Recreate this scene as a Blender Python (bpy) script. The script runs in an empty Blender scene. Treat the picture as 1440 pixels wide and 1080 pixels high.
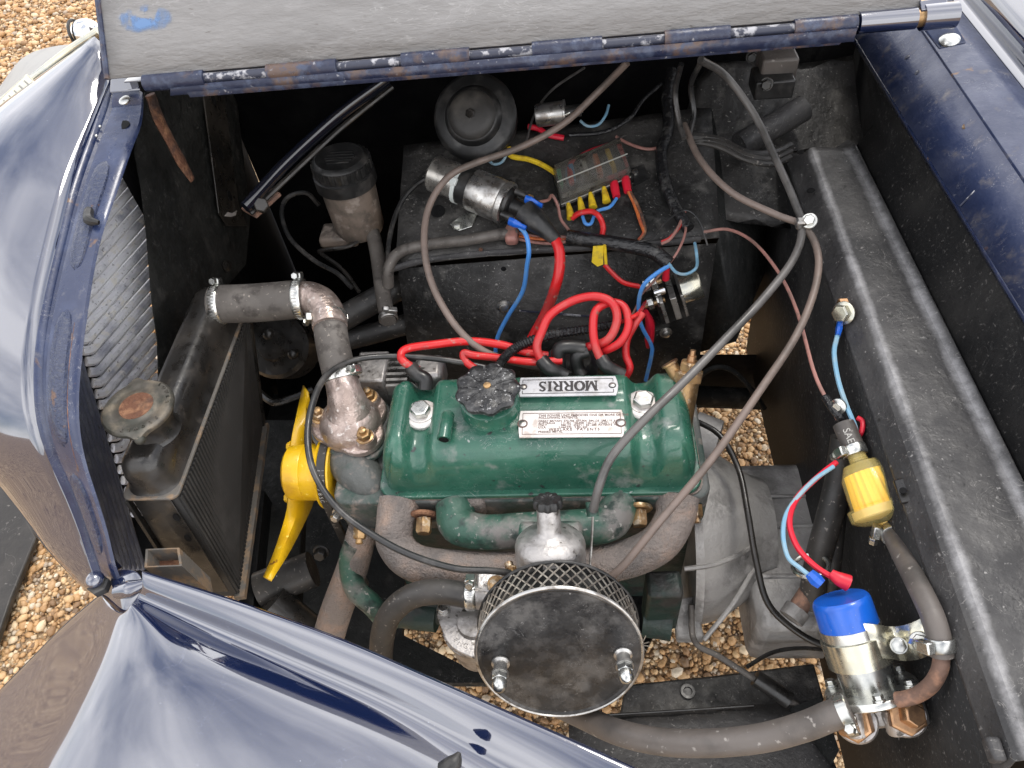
import bpy, math, random
import numpy as np
from mathutils import Vector, Matrix

# ------------------------------------------------------------------ camera
SC = bpy.context.scene
COL = SC.collection
F = 1050.0                                  # focal length in photo pixels (1440 wide)
CAM = np.array([0.0, -0.75, 1.60])
_s, _w, _b = -0.03, -0.08, -1.19
_a = -_s * _b - _w
_X = np.array([1, _s, _w]); _X /= np.linalg.norm(_X)
_Y = np.array([_a, _b, 1.0]); _Y /= np.linalg.norm(_Y)
_Z = np.cross(_X, _Y)
RM = np.array([_X, _Y, _Z])                 # world = RM @ (right, down, forward)
cam = bpy.data.cameras.new('camera')
cam.sensor_fit = 'HORIZONTAL'; cam.sensor_width = 36.0; cam.lens = F / 1440 * 36
cam.clip_start = 0.02; cam.clip_end = 400
camo = bpy.data.objects.new('camera', cam); COL.objects.link(camo)
_r, _u, _k = RM @ [1, 0, 0], RM @ [0, -1, 0], RM @ [0, 0, -1]
camo.matrix_world = Matrix(((_r[0], _u[0], _k[0], CAM[0]), (_r[1], _u[1], _k[1], CAM[1]),
                            (_r[2], _u[2], _k[2], CAM[2]), (0, 0, 0, 1)))
SC.camera = camo

# ------------------------------------------------------------------ sky, sun, exposure
SUN_EL, SUN_AZ = math.radians(66), math.radians(28)     # azimuth from +Y towards +X
wd = bpy.data.worlds.new('World'); SC.world = wd; wd.use_nodes = True
nt = wd.node_tree; nt.nodes.clear()
sky = nt.nodes.new('ShaderNodeTexSky'); sky.sky_type = 'NISHITA'; sky.sun_disc = False
sky.sun_elevation = SUN_EL; sky.sun_rotation = SUN_AZ
tc = nt.nodes.new('ShaderNodeTexCoord')
cl = nt.nodes.new('ShaderNodeTexNoise'); cl.inputs['Scale'].default_value = 1.5
cl.inputs['Detail'].default_value = 7; cl.inputs['Roughness'].default_value = .55
rp_ = nt.nodes.new('ShaderNodeValToRGB')
rp_.color_ramp.elements[0].position = .31; rp_.color_ramp.elements[0].color = (.16, .16, .16, 1)
rp_.color_ramp.elements[1].position = .58; rp_.color_ramp.elements[1].color = (1, 1, 1, 1)
mx = nt.nodes.new('ShaderNodeMix'); mx.data_type = 'RGBA'
mx.inputs['B'].default_value = (21.5, 21.3, 21.6, 1)       # lit cloud, same scale as the sky
bg = nt.nodes.new('ShaderNodeBackground'); bg.inputs['Strength'].default_value = .12
ow = nt.nodes.new('ShaderNodeOutputWorld')
L = nt.links.new
L(tc.outputs['Generated'], cl.inputs['Vector']); L(cl.outputs['Fac'], rp_.inputs['Fac'])
L(rp_.outputs['Color'], mx.inputs['Factor']); L(sky.outputs['Color'], mx.inputs['A'])
L(mx.outputs['Result'], bg.inputs['Color']); L(bg.outputs['Background'], ow.inputs['Surface'])

sl = bpy.data.lights.new('sun', 'SUN'); sl.energy = 1.5; sl.angle = math.radians(16); sl.color = (1, .95, .87)
so = bpy.data.objects.new('sun', sl); COL.objects.link(so)
_sd = Vector((math.sin(SUN_AZ) * math.cos(SUN_EL), math.cos(SUN_AZ) * math.cos(SUN_EL), math.sin(SUN_EL)))
so.rotation_euler = (-_sd).to_track_quat('-Z', 'Y').to_euler(); so.location = _sd * 6

SC.render.engine = 'CYCLES'
SC.view_settings.view_transform = 'Standard'; SC.view_settings.look = 'None'
SC.view_settings.exposure = 0.10; SC.view_settings.gamma = 1.0
SC.view_settings.use_curve_mapping = False

# ------------------------------------------------------------------ pixel -> place
def ray(px, py): return RM @ np.array([(px - 720) / F, (py - 540) / F, 1.0])
def P(px, py, z=None, y=None, x=None, d=None):
    r = ray(px, py)
    t = d if d is not None else (z - CAM[2]) / r[2] if z is not None else (y - CAM[1]) / r[1] if y is not None else (x - CAM[0]) / r[0]
    return Vector(CAM + t * r)
def depth(p): return float((RM.T @ (np.array(p) - CAM))[2])
def proj(p):
    q = RM.T @ (np.array(p) - CAM); return 720 + F * q[0] / q[2], 540 + F * q[1] / q[2]
def rp(wpx, p): return wpx / 2 * depth(p) / F          # half of a pixel width, in metres
class Plane:
    def __init__(s, a, b, c):
        s.o = Vector(a); s.n = (Vector(b) - s.o).cross(Vector(c) - s.o).normalized()
        if s.n.dot(Vector(CAM) - s.o) < 0: s.n = -s.n
    def at(s, px, py, off=0.0):
        r = Vector(ray(px, py)); o = s.o + s.n * off; c = Vector(CAM)
        return c + r * ((o - c).dot(s.n) / r.dot(s.n))
def Q(t):
    """(px, py, z) or (px, py, plane, offset) -> point"""
    if isinstance(t, Vector): return t
    return P(t[0], t[1], z=t[2]) if len(t) == 3 else t[2].at(t[0], t[1], t[3])
def QS(l, *e):
    return [Q(tuple(t) + e) if (not isinstance(t, Vector) and len(t) == 2) else Q(t) for t in l]

# ------------------------------------------------------------------ mesh builder
def basis(ax, up=None):
    ax = Vector(ax).normalized()
    up = Vector(up) if up is not None else (Vector((0, 0, 1)) if abs(ax.z) < .9 else Vector((0, 1, 0)))
    u = (up - ax * up.dot(ax)).normalized(); return ax, u, ax.cross(u)
def spline(pts, sub=6):
    pts = [Vector(p) for p in pts]
    if len(pts) < 3: return pts
    e = [pts[0] * 2 - pts[1]] + pts + [pts[-1] * 2 - pts[-2]]; out = []
    for i in range(1, len(e) - 2):
        a, b, c, d = e[i - 1:i + 3]
        for k in range(sub):
            t = k / sub
            out.append(.5 * ((2 * b) + (c - a) * t + (2 * a - 5 * b + 4 * c - d) * t * t + (3 * b - a - 3 * c + d) * t ** 3))
    return out + [pts[-1]]
class MB:
    def __init__(s): s.v = []; s.f = []
    def add(s, vs, fs):
        n = len(s.v); s.v += [Vector(v) for v in vs]; s.f += [tuple(i + n for i in f) for f in fs]; return s
    def loft(s, rows, closed=False, caps=False):
        m = len(rows[0]); vs = [p for r in rows for p in r]; fs = []
        for i in range(len(rows) - 1):
            for j in range(m if closed else m - 1):
                k = (j + 1) % m
                fs.append((i * m + j, i * m + k, (i + 1) * m + k, (i + 1) * m + j))
        if caps: fs += [tuple(range(m - 1, -1, -1)), tuple(range((len(rows) - 1) * m, len(rows) * m))]
        return s.add(vs, fs)
    def lathe(s, o, ax, prof, n=28, caps=True, up=None, scale=(1, 1)):
        o = Vector(o); a, u, w = basis(ax, up)
        rows = [[o + a * t + (u * math.cos(2 * math.pi * i / n) * scale[0] + w * math.sin(2 * math.pi * i / n) * scale[1]) * max(r, 1e-5) for i in range(n)] for t, r in prof]
        return s.loft(rows, True, caps)
    def cyl(s, p0, p1, r0, r1=None, n=24):
        p0, p1 = Vector(p0), Vector(p1); return s.lathe(p0, p1 - p0, [(0, r0), ((p1 - p0).length, r0 if r1 is None else r1)], n)
    def tube(s, pts, r, n=10, sub=6, flat=1.0):
        q = spline(pts, sub); m = len(q)
        rs = [r] * m if not isinstance(r, (list, tuple)) else list(np.interp(np.linspace(0, 1, m), np.linspace(0, 1, len(r)), r))
        rows = []; t = (q[1] - q[0]).normalized(); _, u, w = basis(t)
        for i in range(m):
            t2 = (q[min(i + 1, m - 1)] - q[max(i - 1, 0)]).normalized()
            rot = t.rotation_difference(t2); u = rot @ u; w = t2.cross(u); t = t2
            rows.append([q[i] + (u * math.cos(2 * math.pi * k / n) + w * math.sin(2 * math.pi * k / n) * flat) * rs[i] for k in range(n)])
        return s.loft(rows, True, True)
    def prism(s, pts, vec):
        pts = [Vector(p) for p in pts]; vec = Vector(vec); n = len(pts)
        return s.loft([pts, [p + vec for p in pts]], True, True)
    def box(s, c, size, axes=None):
        c = Vector(c); X, Y, Z = [Vector(a) for a in axes] if axes else (Vector((1, 0, 0)), Vector((0, 1, 0)), Vector((0, 0, 1)))
        h = [k / 2 for k in size]
        b = [c + X * h[0] * i + Y * h[1] * j - Z * h[2] for i, j in ((-1, -1), (1, -1), (1, 1), (-1, 1))]
        return s.prism(b, Z * size[2])
    def bar(s, p0, p1, w, h, up=(0, 0, 1)):
        p0, p1 = Vector(p0), Vector(p1); a, u, x = basis(p1 - p0, up)
        return s.box((p0 + p1) / 2, ((p1 - p0).length, w, h), (a, x, u))
    def hexa(s, o, ax, r, h, up=None): return s.lathe(o, ax, [(0, r), (h * .85, r), (h, r * .85)], 6, up=up)
    def ball(s, c, r, n=16, ax=(0, 0, 1), k=1.0):
        return s.lathe(c, ax, [(-r * k * math.cos(math.pi * i / 10), r * math.sin(math.pi * i / 10)) for i in range(11)], n)
    def ring(s, c, ax, R, r, n=32, m=8):
        a, u, w = basis(ax); c = Vector(c); rows = []
        for i in range(n + 1):
            d = u * math.cos(2 * math.pi * i / n) + w * math.sin(2 * math.pi * i / n)
            rows.append([c + d * R + (d * math.cos(2 * math.pi * k / m) + a * math.sin(2 * math.pi * k / m)) * r for k in range(m)])
        return s.loft(rows, True)
    def build(s, name, mat, parent=None, bevel=0, smooth=38, solid=0, sub=0, kind=None, label=None):
        c = sum(s.v, Vector()) / len(s.v)
        me = bpy.data.meshes.new(name); me.from_pydata([v - c for v in s.v], [], s.f); me.validate(); me.update()
        me.shade_smooth(); me.set_sharp_from_angle(angle=math.radians(smooth))
        import bmesh
        bm = bmesh.new(); bm.from_mesh(me); bmesh.ops.recalc_face_normals(bm, faces=bm.faces); bm.to_mesh(me); bm.free()
        me.materials.append(MATS[mat] if isinstance(mat, str) else mat)
        o = bpy.data.objects.new(name, me); COL.objects.link(o); o.location = c
        if solid: m = o.modifiers.new('s', 'SOLIDIFY'); m.thickness = solid; m.offset = 0
        if sub: m = o.modifiers.new('u', 'SUBSURF'); m.levels = sub; m.render_levels = sub
        if bevel: m = o.modifiers.new('b', 'BEVEL'); m.width = bevel; m.segments = 2; m.limit_method = 'ANGLE'; m.angle_limit = math.radians(40)
        if parent is not None: adopt(o, parent)
        if kind: o['kind'] = kind
        if label: o['label'] = label
        return o
WL = {}                                       # world location of every object
def wloc(o):
    return o.location.copy() if o.parent is None else WL[o.name]
def adopt(o, parent):
    WL[o.name] = o.location.copy(); o.parent = parent; o.location = o.location - wloc(parent)
def tag(o, label, cat, group=None, kind=None):
    o['label'] = label
    if cat: o['category'] = cat
    if group: o['group'] = group
    if kind: o['kind'] = kind
    return o
def thing(name, loc, label, cat, group=None):
    o = bpy.data.objects.new(name, None); COL.objects.link(o); o.location = loc; o.empty_display_size = .02
    return tag(o, label, cat, group)
def text(name, s, size, mat, origin, xdir, ydir, parent=None, ext=.0003, offset=0, align='CENTER', space=1.0):
    cu = bpy.data.curves.new(name, 'FONT'); cu.body = s; cu.size = size; cu.extrude = ext; cu.offset = offset
    cu.align_x = align; cu.align_y = 'CENTER'; cu.space_character = space; cu.resolution_u = 3
    t = bpy.data.objects.new('tmp', cu); COL.objects.link(t)
    me = bpy.data.meshes.new_from_object(t.evaluated_get(bpy.context.evaluated_depsgraph_get()))
    bpy.data.objects.remove(t)
    x = Vector(xdir).normalized(); y = Vector(ydir); y = (y - x * y.dot(x)).normalized(); z = x.cross(y)
    for v in me.vertices: c = v.co; v.co = x * c.x + y * c.y + z * c.z
    me.materials.clear(); me.materials.append(MATS[mat])
    o = bpy.data.objects.new(name, me); COL.objects.link(o); o.location = origin
    if parent is not None: adopt(o, parent)
    return o

# ------------------------------------------------------------------ materials
MATS = {}
def M(name, col, rough=.5, metal=0.0, var=None, speck=None, bump=None, coat=0.0, spec=.5, rvar=0.0, trans=0.0, alpha=1.0, coat_ior=1.5, stretch=None, scratch=None, ior=1.5, coat_rough=.03):
    m = bpy.data.materials.new(name); m.use_nodes = True; t = m.node_tree; N = t.nodes.new; K = t.links.new
    b = t.nodes['Principled BSDF']; co = N('ShaderNodeTexCoord').outputs['Object']
    oi = N('ShaderNodeObjectInfo'); sc_ = N('ShaderNodeVectorMath'); sc_.operation = 'MULTIPLY_ADD'; sc_.inputs[0].default_value = (7, 11, 5)
    K(oi.outputs['Random'], sc_.inputs[1]); K(co, sc_.inputs[2]); co = sc_.outputs[0]      # no two objects share a pattern
    if stretch:
        mp = N('ShaderNodeMapping'); mp.inputs['Scale'].default_value = stretch; K(co, mp.inputs['Vector']); co = mp.outputs['Vector']
    c = N('ShaderNodeRGB'); c.outputs[0].default_value = (*col, 1); out = c.outputs[0]
    def noise(sc, det=6, ro=.6, CON=1.45):
        n = N('ShaderNodeTexNoise'); n.inputs['Scale'].default_value = sc; n.inputs['Detail'].default_value = det; n.inputs['Roughness'].default_value = ro
        K(co, n.inputs['Vector']); return ramp(n.outputs['Fac'], .5 - .5 / CON, .5 + .5 / CON)
    CON = 1.9
    def ramp(src, lo, hi):
        r = N('ShaderNodeMapRange'); r.inputs['From Min'].default_value = lo; r.inputs['From Max'].default_value = hi; K(src, r.inputs['Value']); return r.outputs['Result']
    def mix(fac, A, col2):
        x = N('ShaderNodeMix'); x.data_type = 'RGBA'; K(fac, x.inputs['Factor']); K(A, x.inputs['A']); x.inputs['B'].default_value = (*col2, 1); return x.outputs['Result']
    rf = None
    for (c2, sc, lo, hi) in (var or []):
        f = ramp(noise(sc), lo, hi); out = mix(f, out, c2); rf = rf or f
    if speck:
        for (c2, sc, lo, hi) in speck:
            out = mix(ramp(noise(sc, 3, .5, 1.15), lo, hi), out, c2)
    if scratch:                                  # thin worn lines: (colour, scale, width)
        c2, sc, wd_ = scratch
        vo = N('ShaderNodeTexNoise'); vo.inputs['Scale'].default_value = sc; vo.inputs['Detail'].default_value = 3; vo.inputs['Distortion'].default_value = 2.5
        K(co, vo.inputs['Vector'])
        s1 = N('ShaderNodeMath'); s1.operation = 'SUBTRACT'; K(vo.outputs['Fac'], s1.inputs[0]); s1.inputs[1].default_value = .5
        s2 = N('ShaderNodeMath'); s2.operation = 'ABSOLUTE'; K(s1.outputs[0], s2.inputs[0])
        msk = N('ShaderNodeMath'); msk.operation = 'MULTIPLY'; K(ramp(s2.outputs[0], wd_, 0), msk.inputs[0]); K(ramp(noise(sc * .7, 2), .5, .62), msk.inputs[1])
        out = mix(msk.outputs[0], out, c2)
    K(out, b.inputs['Base Color'])
    b.inputs['Metallic'].default_value = metal; b.inputs['Roughness'].default_value = rough
    b.inputs['Specular IOR Level'].default_value = spec
    b.inputs['Coat Weight'].default_value = coat; b.inputs['Coat Roughness'].default_value = coat_rough; b.inputs['Coat IOR'].default_value = coat_ior
    b.inputs['Transmission Weight'].default_value = trans; b.inputs['Alpha'].default_value = alpha; b.inputs['IOR'].default_value = ior
    if rvar:
        r = N('ShaderNodeMapRange'); r.inputs['From Min'].default_value = .3; r.inputs['From Max'].default_value = .7
        r.inputs['To Min'].default_value = max(0, rough - rvar); r.inputs['To Max'].default_value = min(1, rough + rvar)
        K(noise(45, 5), r.inputs['Value']); K(r.outputs['Result'], b.inputs['Roughness'])
    if bump:
        last = None
        for (sc, st, dist) in bump:
            bp = N('ShaderNodeBump'); bp.inputs['Strength'].default_value = st; bp.inputs['Distance'].default_value = dist
            K(noise(sc, 4), bp.inputs['Height'])
            if last: K(last, bp.inputs['Normal'])
            last = bp.outputs['Normal']
        K(last, b.inputs['Normal'])
    MATS[name] = m; return m

DUST = (.17, .155, .14)
M('paint', (.0065, .0125, .044), .10, spec=.8, coat=1, coat_ior=2.25, bump=[(3, .06, .02), (16, .04, .004), (300, .025, .0006)], speck=[((.2, .22, .26), 260, .78, .84)], scratch=((.06, .07, .12), 9, .003))
M('paint_worn', (.015, .024, .066), .33, var=[((.035, .05, .11), 14, .45, .7), ((.10, .10, .12), 60, .66, .90)], coat=.30, coat_ior=1.6, coat_rough=.12, rvar=.15,
  bump=[(120, .15, .002)], scratch=((.25, .25, .27), 38, .006), speck=[((.13, .07, .04), 30, .70, .76)])
M('paint_stipple', (.016, .028, .080), .33, var=[((.05, .06, .10), 190, .50, .70)], coat=.4, coat_ior=1.65, bump=[(240, .9, .006)], speck=[((.14, .07, .04), 50, .68, .74)])
M('paint_matte', (.017, .026, .066), .48, spec=.4, var=[((.045, .055, .10), 12, .42, .72), ((.10, .095, .105), 45, .60, .85)], coat=.12, rvar=.12, bump=[(160, .25, .0015)], scratch=((.20, .20, .22), 40, .006), speck=[((.16, .09, .05), 34, .72, .78)])
M('primer', (.205, .200, .196), .58, var=[((.165, .160, .156), 4, .40, .70), ((.245, .24, .237), 14, .50, .8)], speck=[((.12, .11, .10), 60, .74, .82)], stretch=(1.0, 3.2, 3.2), bump=[(11, .35, .008), (55, .45, .0022), (160, .3, .0008)], scratch=((.27, .265, .26), 9, .012), rvar=.1)
M('primer_blue', (.17, .27, .44), .6, var=[((.30, .31, .33), 30, .45, .6)])
M('black_gloss', (.004, .005, .010), .15, coat=.7, bump=[(40, .1, .002)])
M('hinge', (.016, .021, .048), .40, var=[((.095, .062, .050), 16, .56, .68), ((.045, .058, .10), 60, .5, .7)], speck=[((.22, .22, .24), 150, .70, .78)], rvar=.15, coat=.0, bump=[(90, .4, .002)])
M('rust', (.13, .055, .03), .85, var=[((.26, .13, .07), 60, .45, .65), ((.05, .03, .025), 25, .5, .7)], bump=[(180, .8, .003)])
M('chipped', (.030, .034, .055), .5, var=[((.34, .34, .36), 60, .52, .62)])
M('black_dusty', (.014, .0135, .013), .55, spec=.4, var=[((.055, .052, .049), 7, .38, .75), ((.15, .142, .13), 20, .58, .95)], speck=[((.26, .25, .23), 230, .68, .80), ((.20, .19, .18), 90, .74, .82)], bump=[(45, .5, .005), (220, .4, .0015)], rvar=.15, scratch=((.17, .165, .16), 30, .005))
M('black_sheet', (.013, .0135, .013), .66, spec=.2, var=[((.032, .032, .030), 9, .45, .85), ((.075, .07, .064), 26, .62, 1.1)], speck=[((.20, .19, .17), 210, .74, .84)], bump=[(60, .35, .004), (250, .3, .0012)], rvar=.18, scratch=((.15, .145, .14), 30, .004))
M('black_speckled', (.011, .011, .0115), .60, spec=.25, var=[((.028, .027, .026), 9, .42, .8)], speck=[((.11, .105, .10), 200, .64, .80), ((.17, .165, .16), 110, .76, .82)], bump=[(90, .4, .003)], scratch=((.10, .098, .095), 24, .003))
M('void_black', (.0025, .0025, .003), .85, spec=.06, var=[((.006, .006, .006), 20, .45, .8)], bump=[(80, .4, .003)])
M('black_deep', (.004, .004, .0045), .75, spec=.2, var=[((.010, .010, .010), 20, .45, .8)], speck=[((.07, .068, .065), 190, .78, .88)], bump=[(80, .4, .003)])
M('ledge_paint', (.042, .041, .042), .50, spec=.35, var=[((.082, .079, .077), 14, .40, .85), ((.022, .022, .023), 6, .5, .8)], speck=[((.28, .27, .26), 200, .68, .82), ((.018, .018, .018), 120, .68, .8)], bump=[(150, .5, .0015), (35, .3, .003)], rvar=.15, scratch=((.20, .19, .18), 26, .006))
M('tank_black', (.012, .011, .010), .36, var=[((.036, .031, .026), 10, .42, .8), ((.055, .047, .04), 40, .66, .9)], rvar=.15, bump=[(40, .2, .003)], coat=.15)
M('core', (.028, .027, .026), .75, var=[((.048, .046, .044), 18, .45, .8)], bump=[(300, .4, .001)])
M('solder', (.11, .10, .088), .7, var=[((.20, .14, .09), 40, .5, .65)], bump=[(120, .5, .002)])
M('green', (.017, .086, .056), .36, var=[((.030, .120, .078), 11, .42, .66), ((.16, .19, .17), 20, .66, .82)], speck=[((.30, .32, .30), 140, .74, .80), ((.02, .02, .02), 60, .70, .76)], coat=.45, rvar=.16, bump=[(28, .16, .003), (170, .2, .0008)], scratch=((.30, .32, .30), 34, .006))
M('green_worn', (.030, .085, .060), .5, var=[((.16, .15, .14), 16, .44, .62), ((.015, .03, .025), 35, .52, .7)], speck=[((.28, .27, .25), 120, .66, .74)], rvar=.15, bump=[(60, .4, .003)])
M('head_iron', (.085, .090, .086), .58, var=[((.030, .055, .046), 16, .46, .62), ((.20, .17, .15), 40, .56, .72)], rvar=.12, bump=[(70, .5, .003)])
M('cast_iron', (.225, .190, .170), .80, var=[((.30, .22, .175), 26, .45, .70), ((.13, .115, .107), 12, .46, .70)], bump=[(230, 1, .003), (60, .4, .004)])
M('alloy', (.42, .40, .385), .42, .75, var=[((.20, .185, .17), 30, .48, .70)], speck=[((.12, .11, .10), 120, .64, .72)], bump=[(180, .35, .0015)], rvar=.12)
M('alloy_pink', (.46, .37, .33), .38, .72, var=[((.30, .235, .205), 34, .45, .66)], speck=[((.62, .56, .52), 130, .60, .70)], bump=[(130, .5, .002)], rvar=.12)
M('worn_edge', (.20, .195, .195), .42, var=[((.075, .072, .072), 30, .42, .62), ((.33, .32, .32), 70, .52, .75)], bump=[(140, .4, .0015)])
M('gearbox_alloy', (.37, .357, .342), .48, .25, var=[((.15, .144, .137), 12, .44, .74), ((.40, .385, .37), 45, .55, .75)], bump=[(160, .5, .0018)], rvar=.1)
M('zinc', (.62, .62, .58), .26, .95, var=[((.40, .41, .40), 25, .45, .7)], rvar=.1, bump=[(90, .08, .001)])
M('zinc_yellow', (.60, .57, .45), .24, .92, var=[((.42, .43, .40), 22, .42, .68)], rvar=.09, bump=[(70, .1, .001)])
M('steel', (.50, .49, .47), .34, .9, var=[((.25, .23, .21), 50, .5, .7)], rvar=.12)
M('chrome', (.75, .76, .78), .1, 1)
M('chrome_smoked', (.46, .44, .40), .27, .72, var=[((.16, .15, .14), 18, .45, .7)], rvar=.08)
M('brass', (.42, .27, .13), .42, .85, var=[((.22, .14, .08), 50, .45, .68), ((.55, .45, .33), 80, .58, .7)], rvar=.12, bump=[(150, .3, .001)])
M('copper_nut', (.46, .27, .145), .36, .85, var=[((.30, .18, .11), 60, .48, .68)], rvar=.1)
M('rusty_steel', (.17, .105, .08), .72, .3, var=[((.30, .17, .115), 60, .45, .65)], bump=[(200, .6, .001)])
M('rubber', (.020, .019, .018), .5, var=[((.055, .05, .045), 12, .42, .8)], speck=[((.20, .18, .16), 160, .66, .76)], rvar=.12, bump=[(110, .25, .001)])
M('hose_brown', (.078, .069, .061), .62, var=[((.125, .112, .10), 14, .42, .66), ((.05, .043, .038), 45, .55, .7)], speck=[((.24, .21, .18), 190, .68, .76)], rvar=.1, bump=[(220, .25, .0008)])
M('hose_grey', (.115, .100, .090), .48, var=[((.065, .058, .053), 10, .42, .64)], speck=[((.26, .24, .22), 140, .68, .76)], rvar=.12, bump=[(160, .2, .0008)])
M('black_plastic', (.012, .012, .012), .42, var=[((.05, .047, .044), 30, .5, .75)], rvar=.14)
M('cap_black', (.016, .016, .017), .38, var=[((.10, .10, .10), 45, .50, .72)], speck=[((.30, .30, .30), 210, .64, .72)], rvar=.12, bump=[(190, .5, .0012)])
M('reservoir', (.17, .135, .11), .5, var=[((.09, .075, .062), 20, .45, .65), ((.25, .21, .18), 50, .55, .7)])
M('yellow', (.72, .43, .008), .40, var=[((.52, .28, .008), 14, .5, .72)], speck=[((.20, .07, .02), 70, .70, .75), ((.86, .66, .12), 130, .68, .76)], rvar=.1, bump=[(60, .25, .002)], coat=.2)
M('yellow_plain', (.72, .50, .02), .5, var=[((.5, .3, .02), 80, .5, .7)])
M('red_wire', (.55, .012, .014), .38, var=[((.36, .03, .028), 20, .5, .7)], speck=[((.34, .17, .14), 90, .64, .76)], rvar=.1)
M('red_dusty', (.46, .012, .016), .44, var=[((.37, .07, .06), 16, .52, .80)], speck=[((.16, .09, .065), 70, .70, .80)], rvar=.1)
M('red_boot', (.56, .01, .03), .42)
M('blue_wire', (.07, .26, .66), .42, var=[((.16, .32, .55), 30, .5, .7)])
M('blue_pale', (.17, .34, .47), .48, var=[((.25, .36, .42), 40, .45, .65)])
M('blue_plastic', (.008, .10, .50), .28, coat=.3, var=[((.012, .08, .40), 20, .45, .7)], speck=[((.2, .25, .35), 170, .72, .78)])
M('pink_wire', (.32, .15, .125), .5, var=[((.20, .11, .09), 40, .45, .65)])
M('orange_wire', (.46, .12, .03), .5, var=[((.3, .06, .03), 60, .45, .65)])
M('grey_cable', (.115, .108, .102), .38, var=[((.06, .057, .054), 14, .45, .65)], rvar=.1)
M('tan_cable', (.165, .125, .105), .5, var=[((.105, .083, .07), 14, .45, .65)], rvar=.1)
M('black_cable', (.018, .018, .018), .36, var=[((.07, .065, .06), 24, .5, .75)], rvar=.12)
M('tape', (.011, .011, .012), .26, var=[((.06, .058, .055), 40, .55, .75)], bump=[(140, .7, .003)])
M('nylon', (.60, .64, .62), .4)
M('plate_white', (.62, .585, .56), .36, .25, var=[((.46, .40, .36), 60, .55, .72)], rvar=.1)
M('plate_grey', (.50, .50, .52), .34, .45, var=[((.38, .37, .37), 70, .5, .7)], rvar=.1)
M('ink', (.02, .017, .018), .5)
M('ink_brown', (.11, .065, .055), .6)
M('print_grey', (.38, .37, .34), .6)
M('clear_plastic', (.62, .60, .55), .12, trans=.9, ior=1.12, var=[((.40, .36, .30), 40, .5, .7)], speck=[((.2, .18, .15), 130, .66, .74)])
M('filter_plastic', (.98, .80, .28), .2, alpha=.28, coat=.6)
M('filter_paper', (1.0, .58, .01), .6)
M('fuel_cloudy', (.95, .66, .20), .3, alpha=.8)
M('leather', (.055, .055, .055), .6, var=[((.095, .092, .09), 18, .45, .65)])
M('far_paint', (.30, .30, .29), .45, var=[((.24, .24, .24), 9, .45, .65)])
M('mat_black', (.020, .017, .014), .42, var=[((.035, .03, .025), 8, .45, .65)], speck=[((.12, .11, .10), 60, .70, .76)], scratch=((.12, .11, .10), 6, .004), bump=[(90, .3, .002)])
M('block_dark', (.012, .030, .024), .5, var=[((.03, .03, .028), 18, .45, .65)], bump=[(50, .5, .004)], rvar=.15)
M('air_face', (.022, .0215, .0215), .40, .1, var=[((.10, .095, .09), 20, .50, .70), ((.045, .043, .042), 60, .5, .65)], speck=[((.24, .23, .22), 230, .74, .82)], rvar=.16, bump=[(22, .25, .004), (130, .3, .001)], scratch=((.18, .175, .17), 30, .006))
M('wire_mesh', (.60, .56, .50), .36, .8, var=[((.36, .32, .28), 60, .45, .65)])
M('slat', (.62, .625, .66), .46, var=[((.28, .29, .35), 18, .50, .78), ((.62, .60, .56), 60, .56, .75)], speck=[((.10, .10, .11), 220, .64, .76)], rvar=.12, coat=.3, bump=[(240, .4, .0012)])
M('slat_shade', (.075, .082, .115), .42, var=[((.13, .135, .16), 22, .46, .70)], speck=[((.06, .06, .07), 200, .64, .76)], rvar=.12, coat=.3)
M('gravel_sheet', (.36, .25, .145), .9, var=[((.60, .45, .28), 26, .50, .62), ((.14, .09, .055), 34, .52, .64)], bump=[(70, 1, .01)])
M('paper_yellow', (.72, .52, .03), .5, var=[((.5, .36, .05), 60, .5, .65)])
def stone_mat():
    m = bpy.data.materials.new('stone'); m.use_nodes = True; t = m.node_tree; N = t.nodes.new; K = t.links.new
    b = t.nodes['Principled BSDF']; a = N('ShaderNodeAttribute'); a.attribute_name = 'tone'
    r = N('ShaderNodeValToRGB'); e = r.color_ramp.elements
    cols = [(0, (.17, .105, .058)), (.16, (.36, .20, .085)), (.34, (.55, .33, .15)), (.52, (.46, .28, .135)), (.68, (.64, .43, .22)), (.84, (.70, .55, .36)), (.94, (.32, .25, .19)), (1, (.78, .67, .50))]
    e[0].position, e[0].color = 0, (*cols[0][1], 1); e[1].position, e[1].color = 1, (*cols[-1][1], 1)
    for p, c in cols[1:-1]: q = e.new(p); q.color = (*c, 1)
    n = N('ShaderNodeTexNoise'); n.inputs['Scale'].default_value = 160; K(N('ShaderNodeTexCoord').outputs['Object'], n.inputs['Vector'])
    x = N('ShaderNodeMix'); x.data_type = 'RGBA'; x.blend_type = 'MULTIPLY'; x.inputs['Factor'].default_value = .35
    K(a.outputs['Fac'], r.inputs['Fac']); K(r.outputs['Color'], x.inputs['A']); K(n.outputs['Fac'], x.inputs['B'])
    mm = N('ShaderNodeVectorMath'); mm.operation = 'SCALE'; mm.inputs['Scale'].default_value = 1.2; K(x.outputs['Result'], mm.inputs[0])
    K(mm.outputs[0], b.inputs['Base Color']); b.inputs['Roughness'].default_value = .55
    MATS['stone'] = m
stone_mat()

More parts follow.
